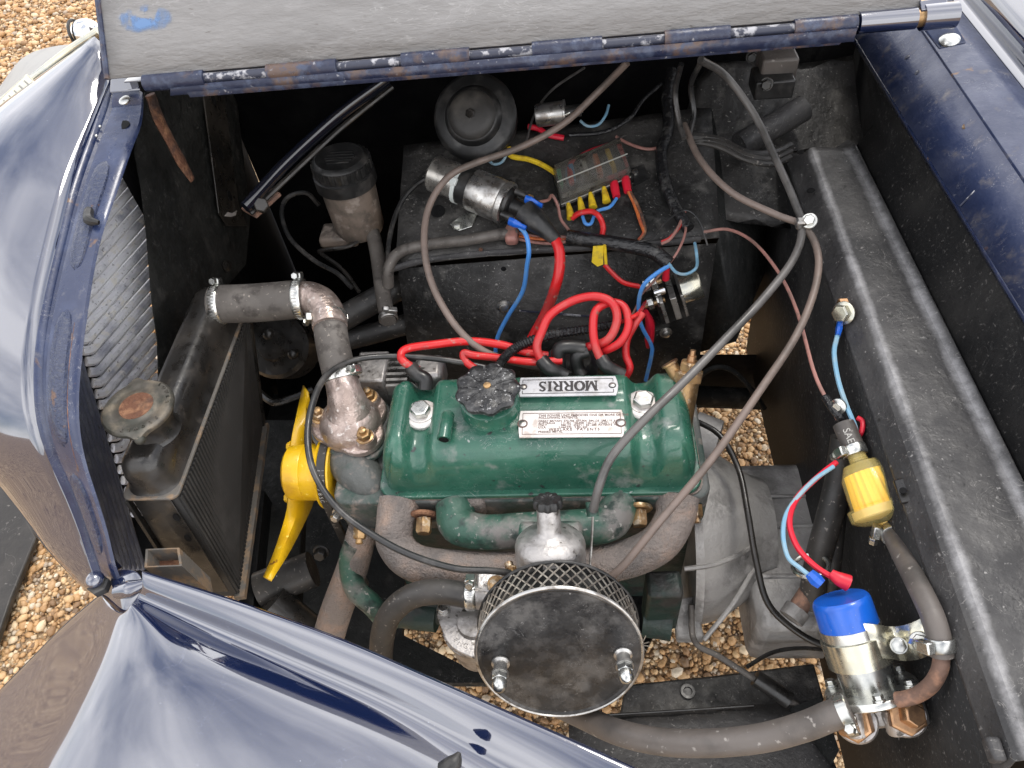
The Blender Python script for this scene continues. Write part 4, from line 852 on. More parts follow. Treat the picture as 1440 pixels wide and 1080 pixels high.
# sides of the block seen through the manifold
for k, (a, b) in enumerate(((590, 860), (640, 855))): MB().cyl(P(a - 40, b, z=.54), P(a + 25, b + 8, z=.54), .022).build('core_plug', 'block_dark', eng)
MB().box(P(930, 845, z=.55), (.05, .04, .12)).build('block_rib', 'block_dark', eng, bevel=.006)
MB().cyl(P(905, 862, z=.50), P(945, 868, z=.50), .035).build('starter_nose', 'block_dark', eng)
# bell housing and gearbox
gz = .555; gy = -.135
bell = [(0, .158), (.012, .160), (.014, .146), (.034, .142), (.064, .130), (.090, .112), (.112, .096), (.135, .088)]
MB().lathe((.172, gy, gz - .08), (1, 0, 0), bell, 40).build('bell_housing', 'gearbox_alloy', eng, smooth=50, label='dusty grey alloy bell housing')
wq = [P(a, b, z=zz) for a, b, zz in ((1014, 668, .588), (1030, 690, .580), (1042, 722, .570), (1043, 752, .560), (1034, 748, .565), (1024, 718, .576), (1015, 690, .584))]
MB().prism([p + Vector((0, 0, -.004)) for p in wq], (0, 0, .014)).build('timing_window', 'black_deep', eng)
MB().tube([p + Vector((.002, 0, .008)) for p in wq] + [wq[0] + Vector((.002, 0, .008))], .0045, 8, 4).build('window_rim', 'gearbox_alloy', eng)
MB().tube(QS([(962, 800, .60), (1000, 795, .60), (1035, 782, .585), (1058, 768, .565)]), .0035, 6).build('casting_seam', 'gearbox_alloy', eng)
MB().box((.375, gy - .03, gz - .115), (.22, .29, .14)).build('gearbox_case', 'gearbox_alloy', eng, bevel=.016, label='grey alloy gearbox case')
for yy_ in (-.085, .0, .055): MB().box((.375, gy - .01 + yy_, gz - .044), (.20, .006, .008)).build('gearbox_rib', 'gearbox_alloy', eng, bevel=.002)
MB().cyl(P(975, 612, z=.60), P(1010, 622, z=.60), .040, .036).build('starter_motor', 'gearbox_alloy', eng)
MB().prism([P(945, 850, z=.50), P(975, 845, z=.50), P(990, 905, z=.45), P(950, 905, z=.45)], (0, 0, .02)).build('housing_foot', 'gearbox_alloy', eng, bevel=.004)
# water outlet stub at the rear: brass tap and sender
tp = thing('heater_tap', P(960, 600, z=.72), 'brass heater tap with hex sender at the rear of the rocker cover', 'tap')
tA, tB = P(955, 600, z=.735), P(968, 530, z=.80)
MB().lathe(tA, tB - tA, [(0, .018), (.02, .017), ((tB - tA).length, .016)], 20).build('tap_body', 'brass', tp)
d = (tB - tA).normalized()
MB().hexa(tB - d * .004, d, .021, .014).build('hex_nut', 'brass', tp, bevel=.0006); MB().hexa(tB + d * .010, d, .015, .013).build('hex_nut', 'brass', tp, bevel=.0006)
MB().lathe(tB + d * .023, d, [(0, .006), (.008, .006), (.008, .004), (.016, .004)], 12).build('sender_tip', 'copper_nut', tp)
q0, q1 = P(962, 545, z=.785), P(941, 510, z=.81)
MB().lathe(q0, q1 - q0, [(0, .010), ((q1 - q0).length - .004, .010), ((q1 - q0).length - .003, .0125), ((q1 - q0).length, .0125)], 16).build('side_spout', 'brass', tp)
# thermostat housing
tz = .728
tst = thing('thermostat_housing', P(495, 620, z=tz), 'cast alloy thermostat housing with three brass studs', 'thermostat housing')
studs = [P(450, 586, z=.752), P(519, 558, z=.752), P(513, 614, z=.752)]
cen = P(491, 590, z=.75)
hull = []
import itertools
for k in range(48):
    a = 2 * math.pi * k / 48; d = Vector((math.cos(a), math.sin(a), 0))
    r = max([(Vector((s.x - cen.x, s.y - cen.y, 0)).dot(d) + .016) for s in studs] + [.046]); hull.append(Vector((cen.x, cen.y, tz)) + d * min(r, .07))
ho = MB().prism([p + (p - Vector((cen.x, cen.y, tz))).normalized() * .004 + Vector((0, 0, -.012)) for p in hull], (0, 0, .011)).build('housing_base', 'head_iron', tst, bevel=.003)
MB().prism(hull, (0, 0, .013)).build('housing_flange', 'alloy_pink', tst, bevel=.003)
MB().lathe(Vector((cen.x, cen.y, tz + .01)), (0, 0, 1), [(0, .046), (.010, .045), (.022, .040), (.032, .030), (.038, .016), (.040, .002)], 30).build('housing_dome', 'alloy_pink', tst)
MB().tube([Vector((cen.x, cen.y, tz + .016)), P(490, 572, z=.770), P(485, 553, z=.790), P(480, 534, z=.802)], [.040, .031, .0255, .0235], 24).build('housing_neck', 'alloy_pink', tst)
for s in studs:
    b = Vector((s.x, s.y, tz + .011)); MB().lathe(b, (0, 0, 1), [(0, .0165), (.006, .0155), (.012, .014)], 18).build('stud_boss', 'alloy_pink', tst)
    bolt(tst, b + Vector((0, 0, .012)), (0, 0, 1), .0105, .010, 1.25, 'brass', 'brass_nut', stud=.006)
# alternator / dynamo behind
dy = thing('dynamo', P(575, 545, z=.66), 'grey finned dynamo body behind the rocker cover', 'dynamo')
MB().box(P(528, 532, z=.735), (.048, .062, .06)).build('end_bracket', 'alloy', dy, bevel=.004)
MB().box(P(606, 528, z=.735), (.046, .05, .05)).build('end_bracket', 'alloy', dy, bevel=.010)
for k in range(6): MB().box(P(562, 516 + k * 8, z=.733), (.032, .005, .05)).build('cooling_fin', 'steel', dy)
MB().cyl(P(510, 536, z=.70), P(625, 532, z=.70), .034).build('dynamo_drum', 'black_plastic', dy)
dk = thing('dynamo_end', P(388, 490, z=.56), 'dark round end housing below the brown top hose', 'housing')
MB().lathe(P(388, 487, z=.60), (-.1, -.5, .6), [(-.05, .062), (0, .062), (.008, .055), (.010, .03), (.016, .026), (.018, .01)], 30, scale=(1, 1.1)).build('housing_drum', 'tank_black', dk)
MB().ball(P(378, 470, z=.625), .012).build('boss', 'tank_black', dk)
MB().ball(P(412, 498, z=.62), .010).build('boss', 'tank_black', dk)
for lab, pts, w_ in (('fat black heater hose running behind the thermostat hose', [(470, 455, .70), (510, 432, .71), (565, 402, .72), (600, 385, .70)], 36), ('second black heater hose below the first behind the elbow', [(480, 480, .66), (520, 470, .66), (575, 455, .66)], 30)):
    wire('heater_hose', lab, 'rubber', pts, w_, 'hose', n=14)

# fan and belt
fx = -.405; fcn = P(436, 664, x=-.40)
fan_ = thing('cooling_fan', fcn, 'bright yellow two bladed cooling fan with hub spacer', 'fan')
MB().lathe(Vector((-.432, fcn.y, fcn.z)), (1, 0, 0), [(0, .036), (.004, .041), (.026, .043), (.028, .042), (.030, .043), (.054, .043)], 34).build('hub_spacer', 'yellow', fan_)
for rows_ in ([((405, 655), (446, 650)), ((411, 610), (443, 612)), ((419, 575), (440, 585)), ((427, 542), (434, 552))], [((404, 672), (446, 690)), ((404, 712), (434, 722)), ((388, 770), (407, 776)), ((371, 812), (382, 817))]):
    rr = [[P(a[0], a[1], x=-.437), P((a[0] + b[0]) / 2, (a[1] + b[1]) / 2, x=-.424), P(b[0], b[1], x=-.418)] for a, b in rows_]
    MB().loft(list(map(list, zip(*[resample(list(c_), 12) for c_ in zip(*rr)])))).build('blade', 'yellow', fan_, solid=.0025)
for a, b in ((410, 628), (404, 668), (407, 700)): bolt(fan_, P(a, b, x=-.438), (-1, 0, 0), .007, .005, 1.3, 'yellow')
pl = thing('fan_pulley', Vector((-.362, fcn.y, fcn.z - .06)), 'yellow pulley carrying the lettered black fan belt', 'pulley')
MB().lathe(Vector((-.376, fcn.y, fcn.z)), (1, 0, 0), [(0, .055), (.0025, .056), (.007, .049), (.014, .049), (.0185, .056), (.021, .055)], 40).build('pulley_wheel', 'yellow', pl)
bl = thing('fan_belt', Vector((-.3655, fcn.y, fcn.z - .3)), 'black rubber fan belt with printed part number', 'belt')
MB().lathe(Vector((-.3715, fcn.y, fcn.z)), (1, 0, 0), [(0, .050), (0, .0555), (.012, .0555), (.012, .050)], 40, caps=False).build('belt_loop', 'rubber', bl)
for sg in (1, -1):
    dd = Vector((0, .052 * sg, 0)); MB().bar(Vector((-.3655, fcn.y, fcn.z)) + dd, Vector((-.3655, fcn.y + .03 * sg, fcn.z - .26)) + dd * .6, .012, .006, (0, sg, .2)).build('belt_run', 'rubber', bl)
for k, s_ in enumerate('10A0785C'):
    a = math.radians(62 - k * 7.4 - 4); d = Vector((0, -math.cos(a), math.sin(a))); t = Vector((0, -math.sin(a), -math.cos(a)))
    text('belt_lettering', s_, .0085, 'print_grey', Vector((-.3685, fcn.y, fcn.z)) + d * .0558, t, Vector((1, 0, 0)), bl, .0001)
for k, s_ in enumerate('1120C 46'):
    if s_ == ' ': continue
    a = math.radians(62 - k * 7.4 - 4); d = Vector((0, -math.cos(a), math.sin(a))); t = Vector((0, -math.sin(a), -math.cos(a)))
    text('belt_lettering', s_, .005, 'print_grey', Vector((-.3615, fcn.y, fcn.z)) + d * .0558, t, Vector((1, 0, 0)), bl, .0001)

# ------------------------------------------------------------------ carburettor and air filter
cb = thing('carburettor', P(775, 830, z=.66), 'grey alloy side draught carburettor with bell shaped dashpot', 'carburettor')
a0, a1 = P(777, 828, z=.71), P(770, 700, z=.825)
ad_ = a1 - a0; ln = ad_.length; ad_.normalize(); rb = rp(99, a0.lerp(a1, .3)); rn = rp(33, a1)
MB().lathe(a0, ad_, [(-.02, rb * .98), (ln * .49, rb), (ln * .53, rb * .97), (ln * .575, rb * .86), (ln * .61, rb * .64), (ln * .635, rn * 1.25), (ln * .67, rn * 1.05), (ln * .90, rn), (ln * .91, rn * .9)], 40).build('dashpot', 'alloy', cb, smooth=50)
rows = [[a0 + ad_ * (ln * .90 + t) + (lambda A, U, V: (U * math.cos(g_) + V * math.sin(g_)) * (r + .0012 * math.cos(10 * g_)))(*basis(ad_)) for g_ in np.linspace(0, 2 * math.pi, 60, endpoint=False)] for t, r in ((0, rn * 1.0), (.002, rn * 1.22), (.009, rn * 1.25), (.012, rn * 1.1), (.013, rn * .6), (.0115, rn * .4), (.0115, .001))]
MB().loft(rows, True, True).build('damper_cap', 'black_plastic', cb)
nf = Vector((.03, -math.cos(math.radians(26)), math.sin(math.radians(26)))).normalized()
FC = P(786, 920, d=.875); RF = rp(234, FC); TH = .046
bodyc = FC - nf * (TH + .035)
MB().lathe(FC - nf * (TH + .09), nf, [(0, .040), (.06, .045), (.088, .050)], 28).build('carburettor_body', 'alloy', cb)
lev = MB().cyl(P(715, 792, z=.70), P(722, 815, z=.70), .006); lev.build('throttle_lever', 'brass', cb)
bolt(cb, P(722, 803, z=.705), (-.2, -.8, .5), .007, .006, 1.3, 'brass')
rod = MB().tube([P(834, 715, z=.775), P(832, 760, z=.74), P(828, 812, z=.71)], .0018, 6); rod.build('throttle_rod', 'steel', cb)
MB().cyl(P(832, 706, z=.775), P(834, 726, z=.765), .008).build('cable_end', 'green_worn', cb)
fl0 = P(668, 878, z=.645)
fcx = MB().lathe(fl0 + Vector((0, 0, -.075)), (0, 0, 1), [(0, .036), (.004, .038), (.066, .040), (.068, .044), (.074, .044)], 30).build('float_chamber', 'alloy', cb)
tri = []
for k in range(40):
    a = 2 * math.pi * k / 40; d = Vector((math.cos(a), math.sin(a), 0)); r = .043 + .012 * max(0, math.cos(a - 2.75)) ** 14 + .012 * max(0, math.cos(a - .95)) ** 14 + .010 * max(0, math.cos(a + 1.2)) ** 14
    tri.append(fl0 + d * r)
lid = MB().prism(tri, (0, 0, .007)).build('float_lid', 'alloy', cb, bevel=.0015)
MB().lathe(fl0 + Vector((0, 0, .007)), (0, 0, 1), [(0, .024), (.006, .022), (.008, .016)], 24).build('lid_boss', 'alloy', cb)
for k, s_ in enumerate('ENGLAND'):
    a = math.radians(225 + k * 14); d = Vector((math.cos(a), math.sin(a), 0)); text('lid_lettering', s_, .009, 'alloy', fl0 + Vector((0, 0, .0074)) + d * .033, Vector((-d.y, d.x, 0)), -d, cb, .0007)
for a in (2.75, .95):
    d = Vector((math.cos(a), math.sin(a), 0)); bolt(cb, fl0 + d * .046 + Vector((0, 0, .007)), (0, 0, 1), .0075, .006, 1.25, 'steel', 'lid_screw')
ib = P(700, 838, z=.672); MB().cyl(P(664, 838, z=.69), P(712, 842, z=.685), .017).build('fuel_inlet', 'alloy', cb)
MB().box(P(690, 826, z=.69), (.04, .035, .03)).build('inlet_block', 'alloy', cb, bevel=.006)
bolt(cb, P(698, 822, z=.708), (0, -.3, 1), .009, .006, 1.3, 'brass', 'inlet_screw')

af = thing('air_filter', FC - nf * TH - Vector((0, 0, .05)), 'round pancake air filter with black face and wire mesh band', 'air filter')
MB().lathe(FC - nf * .002, nf, [(-.003, RF * .99), (.001, RF), (.003, RF * .992), (.0035, RF * .97), (.002, RF * .94), (.001, RF * .6), (.0018, .001)], 72).build('front_plate', 'air_face', af, smooth=20)
MB().ring(FC, nf, RF, .0022, 72).build('front_rim', 'steel', af)
MB().lathe(FC - nf * (TH + .004), nf, [(0, RF * .3), (0, RF * 1.0), (.003, RF * 1.0), (.003, RF * .3)], 72, caps=False).build('back_plate', 'air_face', af)
MB().ring(FC - nf * TH, nf, RF, .0020, 72).build('back_rim', 'black_plastic', af)
MB().lathe(FC - nf * TH, nf, [(0, RF * .90), (TH, RF * .90)], 60, caps=False).build('filter_element', 'black_plastic', af)
_, fu, fv = basis(nf)
mesh = MB(); NW = 46
for s in (1, -1):
    for k in range(NW):
        g0 = 2 * math.pi * k / NW
        mesh.tube([FC - nf * (TH * (1 - t)) + (fu * math.cos(g0 + s * .34 * t) + fv * math.sin(g0 + s * .34 * t)) * (RF * .985 + s * .0006) for t in np.linspace(0, 1, 6)], .0010, 4, 1)
mesh.build('mesh_band', 'wire_mesh', af, kind='stuff')
for a, b in ((704, 932), (876, 920)):
    fp = Plane(FC, FC + fu, FC + fv); o = fp.at(a, b); m_ = MB().lathe(o, nf, [(0, .011), (.002, .011), (.004, .008), (.016, .008), (.017, .0105), (.020, .0105)], 18); m_.build('nut_washer', 'steel', af)
    MB().hexa(o + nf * .020, nf, .0100, .010).build('acorn_nut', 'zinc', af, bevel=.0006); MB().lathe(o + nf * .029, nf, [(0, .0088), (.007, .0085), (.012, .006), (.0145, .001)], 16).build('acorn_dome', 'zinc', af)
for k, (a, b) in enumerate(((913, 903), (915, 909), (910, 916), (908, 894))): MB().tube([P(901, 906 + k, d=.905), P(a, b, d=.90)], .0007, 4).build('frayed_wire', 'wire_mesh', af)
wire('fuel_hose', 'black fuel hose curling from the float chamber down past the wing', 'rubber', [(660, 838, .690), (620, 832, .690), (580, 838, .680), (550, 862, .655), (538, 893, .62), (535, 935, .56)], 35, 'hose', n=16)
fh = bpy.context.scene.objects['fuel_hose']
clamp(fh, P(663, 837, z=.690), (1, 0, 0), .0172, .014, (-.2, .5, .9), 'zinc')
# ------------------------------------------------------------------ ignition coil
ca, cb_ = TOP.at(612, 244, .040), TOP.at(716, 288, .040)
cd = (cb_ - ca).normalized(); RC = rp(54, (ca + cb_) / 2); LC = (cb_ - ca).length
coil = thing('ignition_coil', TOP.at(660, 290), 'silver cylindrical ignition coil strapped to the footwell top', 'coil')
MB().lathe(ca, cd, [(-.004, RC * .85), (0, RC * .97), (LC * .52, RC * .97)], 36).build('coil_can', 'chrome_smoked', coil)
MB().lathe(ca + cd * LC * .34, cd, [(0, RC * .985), (LC * .2, RC * .985)], 36).build('coil_label', 'black_plastic', coil)
MB().lathe(ca + cd * LC * .52, cd, [(0, RC * .97), (0, RC * 1.08), (.003, RC * 1.10), (LC * .36, RC * 1.10), (LC * .38, RC * 1.04), (LC * .40, RC * 1.12), (LC * .46, RC * 1.12), (LC * .47, RC * .98), (LC * .44, RC * .94)], 40).build('coil_clamp_band', 'steel', coil)
MB().lathe(ca + cd * LC * .93, cd, [(0, RC * .93), (.012, RC * .80), (.016, RC * .45), (.050, RC * .36), (.052, RC * .25)], 30).build('coil_tower', 'black_plastic', coil)
ft_ = [TOP.at(a, b, .003) for a, b in ((632, 316), (645, 326), (664, 320), (672, 302), (655, 300))]
MB().prism(ft_, TOP.n * .003).build('coil_foot', 'zinc', coil, bevel=.001); bolt(coil, TOP.at(643, 318, .006), TOP.n, .006, .004, 1.4, 'zinc')
for a, b in ((742, 276), (722, 308)):
    q = TOP.at(a, b, .058); MB().cyl(q - cd * .022, q, .0055).build('coil_terminal', 'black_plastic', coil); MB().box(q + cd * .004, (.010, .008, .003), (cd, TOP.n.cross(cd), TOP.n)).build('terminal_blade', 'brass', coil)
for a, b, lab in ((747, 283, 'blue spade connector on the coil terminal beside the fuse box'), (724, 314, 'blue spade connector on the coil terminal with a blue wire')):
    q = TOP.at(a, b, .062); t = tag(MB().tube([q - cd * .010, q, q + cd * .012, q + cd * .020], [.0075, .008, .005, .0042], 10, flat=.7).build('spade_connector', 'blue_plastic'), lab, 'connector')
zt = tag(MB().lathe(ca + cd * LC * .33, cd, [(0, RC * 1.0), (0, RC * 1.04), (.007, RC * 1.04), (.007, RC * 1.0)], 36, caps=False).build('cable_tie', 'nylon'), 'white nylon cable tie round the ignition coil', 'cable tie')
q = ca + cd * (LC * .33 + .0035); dcam = (Vector(CAM) - q); dcam = (dcam - cd * dcam.dot(cd)).normalized()
MB().box(q + dcam * RC * 1.08, (.011, .012, .008), (cd, cd.cross(dcam), dcam)).build('tie_head', 'nylon', zt, bevel=.001)
bt = [TOP.at(738, 298, .055), TOP.at(752, 310, .055), TOP.at(768, 324, .052), TOP.at(783, 338, .048)]
tag(MB().tube(bt, [.021, .020, .014, .0095], 18).build('rubber_boot', 'black_plastic'), 'black conical rubber boot over the coil tower', 'boot')

# ------------------------------------------------------------------ fuse box
fbx = thing('fuse_box', TOP.at(832, 265), 'clear lidded fuse box with coloured blade fuses', 'fuse box')
fq = [TOP.at(a, b, .001) for a, b in ((777, 247), (872, 207), (889, 255), (790, 296))]
cen_ = sum(fq, Vector()) / 4
MB().prism([cen_ + (p - cen_) * 1.02 for p in fq], TOP.n * .012).build('fuse_base', 'black_plastic', fbx, bevel=.001)
lidq = [TOP.at(a, b, .014) for a, b in ((777, 245), (872, 206), (887, 249), (789, 288))]
o_ = lidq; i_ = [p + (cen_ - p).normalized() * .004 + TOP.n * .026 for p in lidq]; i2 = [p + (cen_ - p).normalized() * .003 for p in lidq]; i3 = [p - TOP.n * .002 + (cen_ - p).normalized() * .001 for p in i_]
MB().loft([o_, i_], True).add(i_, [(0, 1, 2, 3)]).build('clear_lid', 'clear_plastic', fbx, solid=.0008)
m0, m1 = o_[0].lerp(o_[3], .58), o_[1].lerp(o_[2], .58)
MB().bar(m0 + TOP.n * .027, m1 + TOP.n * .027, .0016, .0016, TOP.n).build('lid_ridge', 'print_grey', fbx)
MB().bar(o_[3] + TOP.n * .001, o_[2] + TOP.n * .001, .002, .002, TOP.n).build('lid_ridge', 'print_grey', fbx)
M('fuse_green', (.01, .25, .11), .4); M('fuse_blue', (.03, .16, .36), .4); M('fuse_clear', (.22, .22, .21), .4); M('fuse_orange', (.42, .10, .015), .4); M('fuse_yellow', (.50, .34, .03), .4); M('fuse_red', (.42, .05, .06), .4)
for k, (mt_) in enumerate(('fuse_green', 'fuse_blue', 'fuse_clear', 'fuse_orange', 'fuse_yellow', 'fuse_red')):
    t = (k + .5) / 6; a = fq[0].lerp(fq[1], t); b = fq[3].lerp(fq[2], t); d = (b - a).normalized(); sdv = (fq[1] - fq[0]).normalized()
    MB().box(a.lerp(b, .38) + TOP.n * .022, (.026, .0075, .016), (d, TOP.n.cross(d), TOP.n)).build('fuse', mt_, fbx, bevel=.001)
    MB().box(a.lerp(b, .72) + TOP.n * .016, (.010, .006, .006), (d, TOP.n.cross(d), TOP.n)).build('fuse_contact', 'brass', fbx)
    MB().box(b + TOP.n * .010, (.012, .009, .007), (d, TOP.n.cross(d), TOP.n)).build('fuse_tab', 'steel', fbx)
MB().prism([TOP.at(a, b, .002) for a, b in ((889, 238), (905, 232), (912, 252), (892, 262))], TOP.n * .003).build('fuse_ear', 'black_plastic', fbx)
for a, b in ((893, 243), (785, 287)): MB().lathe(TOP.at(a, b, .006), TOP.n, [(0, .006), (.003, .0055), (.004, .003)], 14).build('mount_screw', 'zinc', fbx)
for k, (a, b, mt_, lab) in enumerate(((802, 302, 'yellow_plain', 'yellow crimp connector at the coil end of the fuse box'), (818, 294, 'yellow_plain', 'yellow crimp connector second from the coil end of the fuse box'), (833, 287, 'yellow_plain', 'yellow crimp connector third from the coil end of the fuse box'), (852, 279, 'yellow_plain', 'yellow crimp connector fourth from the coil end of the fuse box'), (866, 272, 'red_boot', 'red crimp connector with blue wire under the fuse box'), (882, 265, 'red_boot', 'red crimp connector with orange wires at the end of the fuse box'))):
    p0, p1 = TOP.at(a - 3, b - 16, .016), TOP.at(a + 1, b + 5, .014)
    o = MB().tube([p0, p0.lerp(p1, .4), p1], ([.0032, .0052, .0072] if mt_ == 'yellow_plain' else [.0068, .0075, .0066]), 10).build('crimp_connector', mt_); tag(o, lab, 'connector')

# ------------------------------------------------------------------ horn, canister, reservoir, regulator
hn = thing('horn', P(665, 190, z=.88), 'large round black horn under the hinge on the far side', 'horn')
hc = P(667, 164, z=.935); ha = Vector((-.12, -.72, .62)).normalized(); RH = rp(118, hc)
MB().lathe(hc, ha, [(-.06, RH * .55), (-.04, RH * .95), (-.012, RH), (-.004, RH * 1.02), (0, RH * .98), (.004, RH * .90), (.006, RH * .70), (.016, RH * .62), (.018, RH * .56), (.014, RH * .2), (.018, .001)], 48).build('horn_drum', 'black_plastic', hn)
M('horn_dust', (.030, .028, .026), .5, var=[((.075, .068, .06), 14, .45, .65)], bump=[(60, .3, .002)])
MB().lathe(hc + ha * .017, ha, [(0, RH * .58), (.006, RH * .52), (.009, RH * .38), (.010, .002)], 40).build('horn_dome', 'horn_dust', hn)
MB().hexa(hc + ha * .026, ha, .008, .006).build('horn_bolt', 'tank_black', hn)
fk = thing('relay_canister', P(785, 170, z=.90), 'small bright metal canister beside the horn', 'canister')
fa, fb_ = P(754, 163, z=.925), P(792, 158, z=.93)
MB().lathe(fa, fb_ - fa, [(0, .017), (.003, .019), ((fb_ - fa).length, .019), ((fb_ - fa).length + .001, .0205), ((fb_ - fa).length + .004, .0205)], 26).build('canister_shell', 'steel', fk)
fe = (fb_ - fa).normalized(); MB().cyl(fb_, fb_ + fe * .03, .010).build('canister_neck', 'black_plastic', fk)
for k in range(3): MB().cyl(fb_ + fe * (.004 + k * .01) + Vector((0, -.008, 0)), fb_ + fe * (.012 + k * .01) + Vector((0, -.008, .003)), .003).build('terminal', 'zinc', fk)

rb0 = P(507, 322, z=.775); rz = .0
while proj(rb0 + Vector((0, 0, rz)))[1] > 250 and rz < .3: rz += .002
RR = rp(84, rb0 + Vector((0, 0, rz)))
res = thing('brake_reservoir', rb0, 'grimy brown fluid reservoir with ribbed black screw cap', 'reservoir')
MB().lathe(rb0, (0, 0, 1), [(0, RR * .80), (.006, RR * .86), (rz * .55, RR * .90), (rz, RR * .93)], 34).build('reservoir_body', 'reservoir', res)
MB().lathe(rb0 + Vector((0, 0, rz)), (0, 0, 1), [(-.010, RR * .93), (-.010, RR * 1.03), (.012, RR * 1.03), (.014, RR * .95), (.016, RR * .97), (.034, RR * .95), (.038, RR * .88), (.040, RR * .80), (.038, RR * .70), (.038, .001)], 40).build('reservoir_cap', 'black_plastic', res)
for k in range(30):
    a = 2 * math.pi * k / 30; d = Vector((math.cos(a), math.sin(a), 0)); MB().box(rb0 + Vector((0, 0, rz + .025)) + d * RR * .965, (.003, .005, .017), (d, Vector((-d.y, d.x, 0)), Vector((0, 0, 1)))).build('cap_rib', 'black_plastic', res)
for k in range(5): MB().box(rb0 + Vector((.0, -.016 + k * .008, rz + .0385)), (.05 - abs(k - 2) * .006, .003, .0016)).build('cap_moulding', 'black_plastic', res)
MB().box(rb0 + Vector((-.035, -.012, -.002)), (.07, .05, .022)).build('reservoir_foot', 'reservoir', res, bevel=.006)
o0 = P(514, 292, z=.79); clp = MB().lathe(o0, (.2, -.6, -.5), [(0, .010), (.012, .010)], 16); clp.build('outlet_stub', 'zinc', res)
brd = wire('braided_hose', 'dusty braided hose dropping from the brake reservoir', 'hose_brown', [(513, 296, .79), (522, 320, .785), (531, 360, .775), (538, 410, .765), (546, 452, .755)], 21, 'hose', n=14)
clamp(brd, P(546, 447, z=.756), P(546, 452, z=.755) - P(538, 410, z=.765), .0135, .010, (.5, -.6, .5), 'steel'); 
wire('cable', 'thin grey cable looping left of the brake reservoir', 'black_cable', [(448, 288, .80), (430, 272, .83), (405, 278, .83), (396, 300, .82), (408, 335, .80), (440, 365, .78), (475, 385, .77), (495, 405, .76)], 6.5, 'cable')
wire('pipe', 'dull steel brake pipe passing below the reservoir', 'tank_black', [(520, 328, .78), (490, 345, .78), (455, 352, .77), (450, 356, .765), (480, 378, .755), (505, 410, .745)], 6, 'pipe')
wire('cable', 'black cable between the reservoir and the footwell edge', 'black_cable', [(640, 258, .86), (600, 250, .86), (570, 275, .845), (553, 310, .83), (545, 350, .815), (548, 385, .80)], 7, 'cable')
rg = thing('wiper_motor', P(1085, 130, z=.93), 'dusty dark grey wiper motor casing under the bonnet hinge', 'motor')
MB().box(P(1092, 88, z=1.00), (.055, .05, .035)).build('motor_case', 'hose_grey', rg, bevel=.004); MB().box(P(1085, 116, z=.98), (.06, .05, .03)).build('motor_base', 'black_plastic', rg, bevel=.003)
for a, b in ((1058, 80), (1078, 118)): bolt(rg, P(a, b, z=.99), (-.3, -1, .3), .008, .01, 1.3, 'tank_black')

# ------------------------------------------------------------------ starter solenoid
sol = thing('starter_solenoid', FACE.at(940, 430), 'silver starter solenoid with brass terminals on the footwell face', 'solenoid')
s0, s1 = FACE.at(958, 408, .045), FACE.at(983, 400, .045); sa = (s1 - s0).normalized(); RS = rp(40, s0)
MB().lathe(s0, sa, [(0, RS), ((s1 - s0).length, RS), ((s1 - s0).length + .003, RS * .9)], 28).build('solenoid_can', 'zinc_yellow', sol)
for a, b, w_ in ((946, 418, .010), (958, 414, .005), (930, 424, .006)):
    MB().box(FACE.at(a, b, .036), (w_, .066, .045), (sa, FACE.n, sa.cross(FACE.n))).build('solenoid_plate', 'steel', sol, bevel=.0008)
MB().box(FACE.at(942, 428, .020), (.045, .03, .05), (sa, FACE.n, sa.cross(FACE.n))).build('solenoid_core', 'black_plastic', sol)
for a, b in ((905, 402), (915, 399), (911, 428), (924, 424)): MB().hexa(FACE.at(a, b, .048), sa, .0105, .010).build('terminal_nut', 'zinc', sol, bevel=.0005)
for a0_, b0_, a1_, b1_ in ((900, 404, 930, 394), (906, 431, 935, 421)): MB().cyl(FACE.at(a0_, b0_, .048), FACE.at(a1_, b1_, .048), .0045).build('terminal_stud', 'brass', sol)
MB().lathe(FACE.at(920, 412, .05), sa, [(0, .007), (.018, .007)], 12).build('contact_pin', 'chrome', sol)
tag(MB().tube([FACE.at(908, 438, .055), FACE.at(914, 455, .055), FACE.at(913, 478, .055), FACE.at(911, 488, .055)], [.006, .0115, .0115, .005], 12, flat=.7).build('terminal_boot', 'red_boot'), 'red rubber boot hanging from the solenoid terminal', 'boot')
tag(MB().tube([FACE.at(938, 368, .05), FACE.at(937, 378, .05), FACE.at(936, 393, .05)], [.003, .006, .006], 10).build('terminal_boot', 'red_boot'), 'small red terminal sleeve above the solenoid', 'boot')

# ------------------------------------------------------------------ ignition leads (distributor side)
wire('ignition_lead', 'bright red coil lead running from the coil boot to the distributor', 'red_wire', [(780, 335, TOP, .048), (787, 356, TOP, .045), (785, 390, FACE, .07), (768, 435, FACE, .075), (748, 475, FACE, .085), (738, 498, FACE, .095)], 15, 'ignition lead', n=12)
wire('ignition_lead', 'red plug lead arching low to the plug beside the thermostat end of the cover', 'red_wire', [(588, 520, .800), (572, 512, .81), (562, 500, .815), (572, 490, .815), (610, 484, .815), (660, 480, .81), (705, 484, .805), (738, 493, .80), (770, 500, .79)], 12, 'ignition lead', n=12)
wire('ignition_lead', 'red plug lead doubling back behind the oil filler cap', 'red_wire', [(670, 520, .795), (655, 506, .80), (652, 498, .805), (668, 499, .805), (700, 504, .80), (745, 508, .80), (790, 507, .795)], 11, 'ignition lead', n=12)
wire('ignition_lead', 'dusty red plug lead in a tall arch above the name plate', 'red_dusty', [(764, 513, .80), (756, 490, .82), (760, 468, .835), (775, 442, .85), (805, 422, .858), (838, 417, .86), (862, 427, .855), (869, 450, .84), (855, 478, .82), (818, 490, .80)], 12.5, 'ignition lead', n=12)
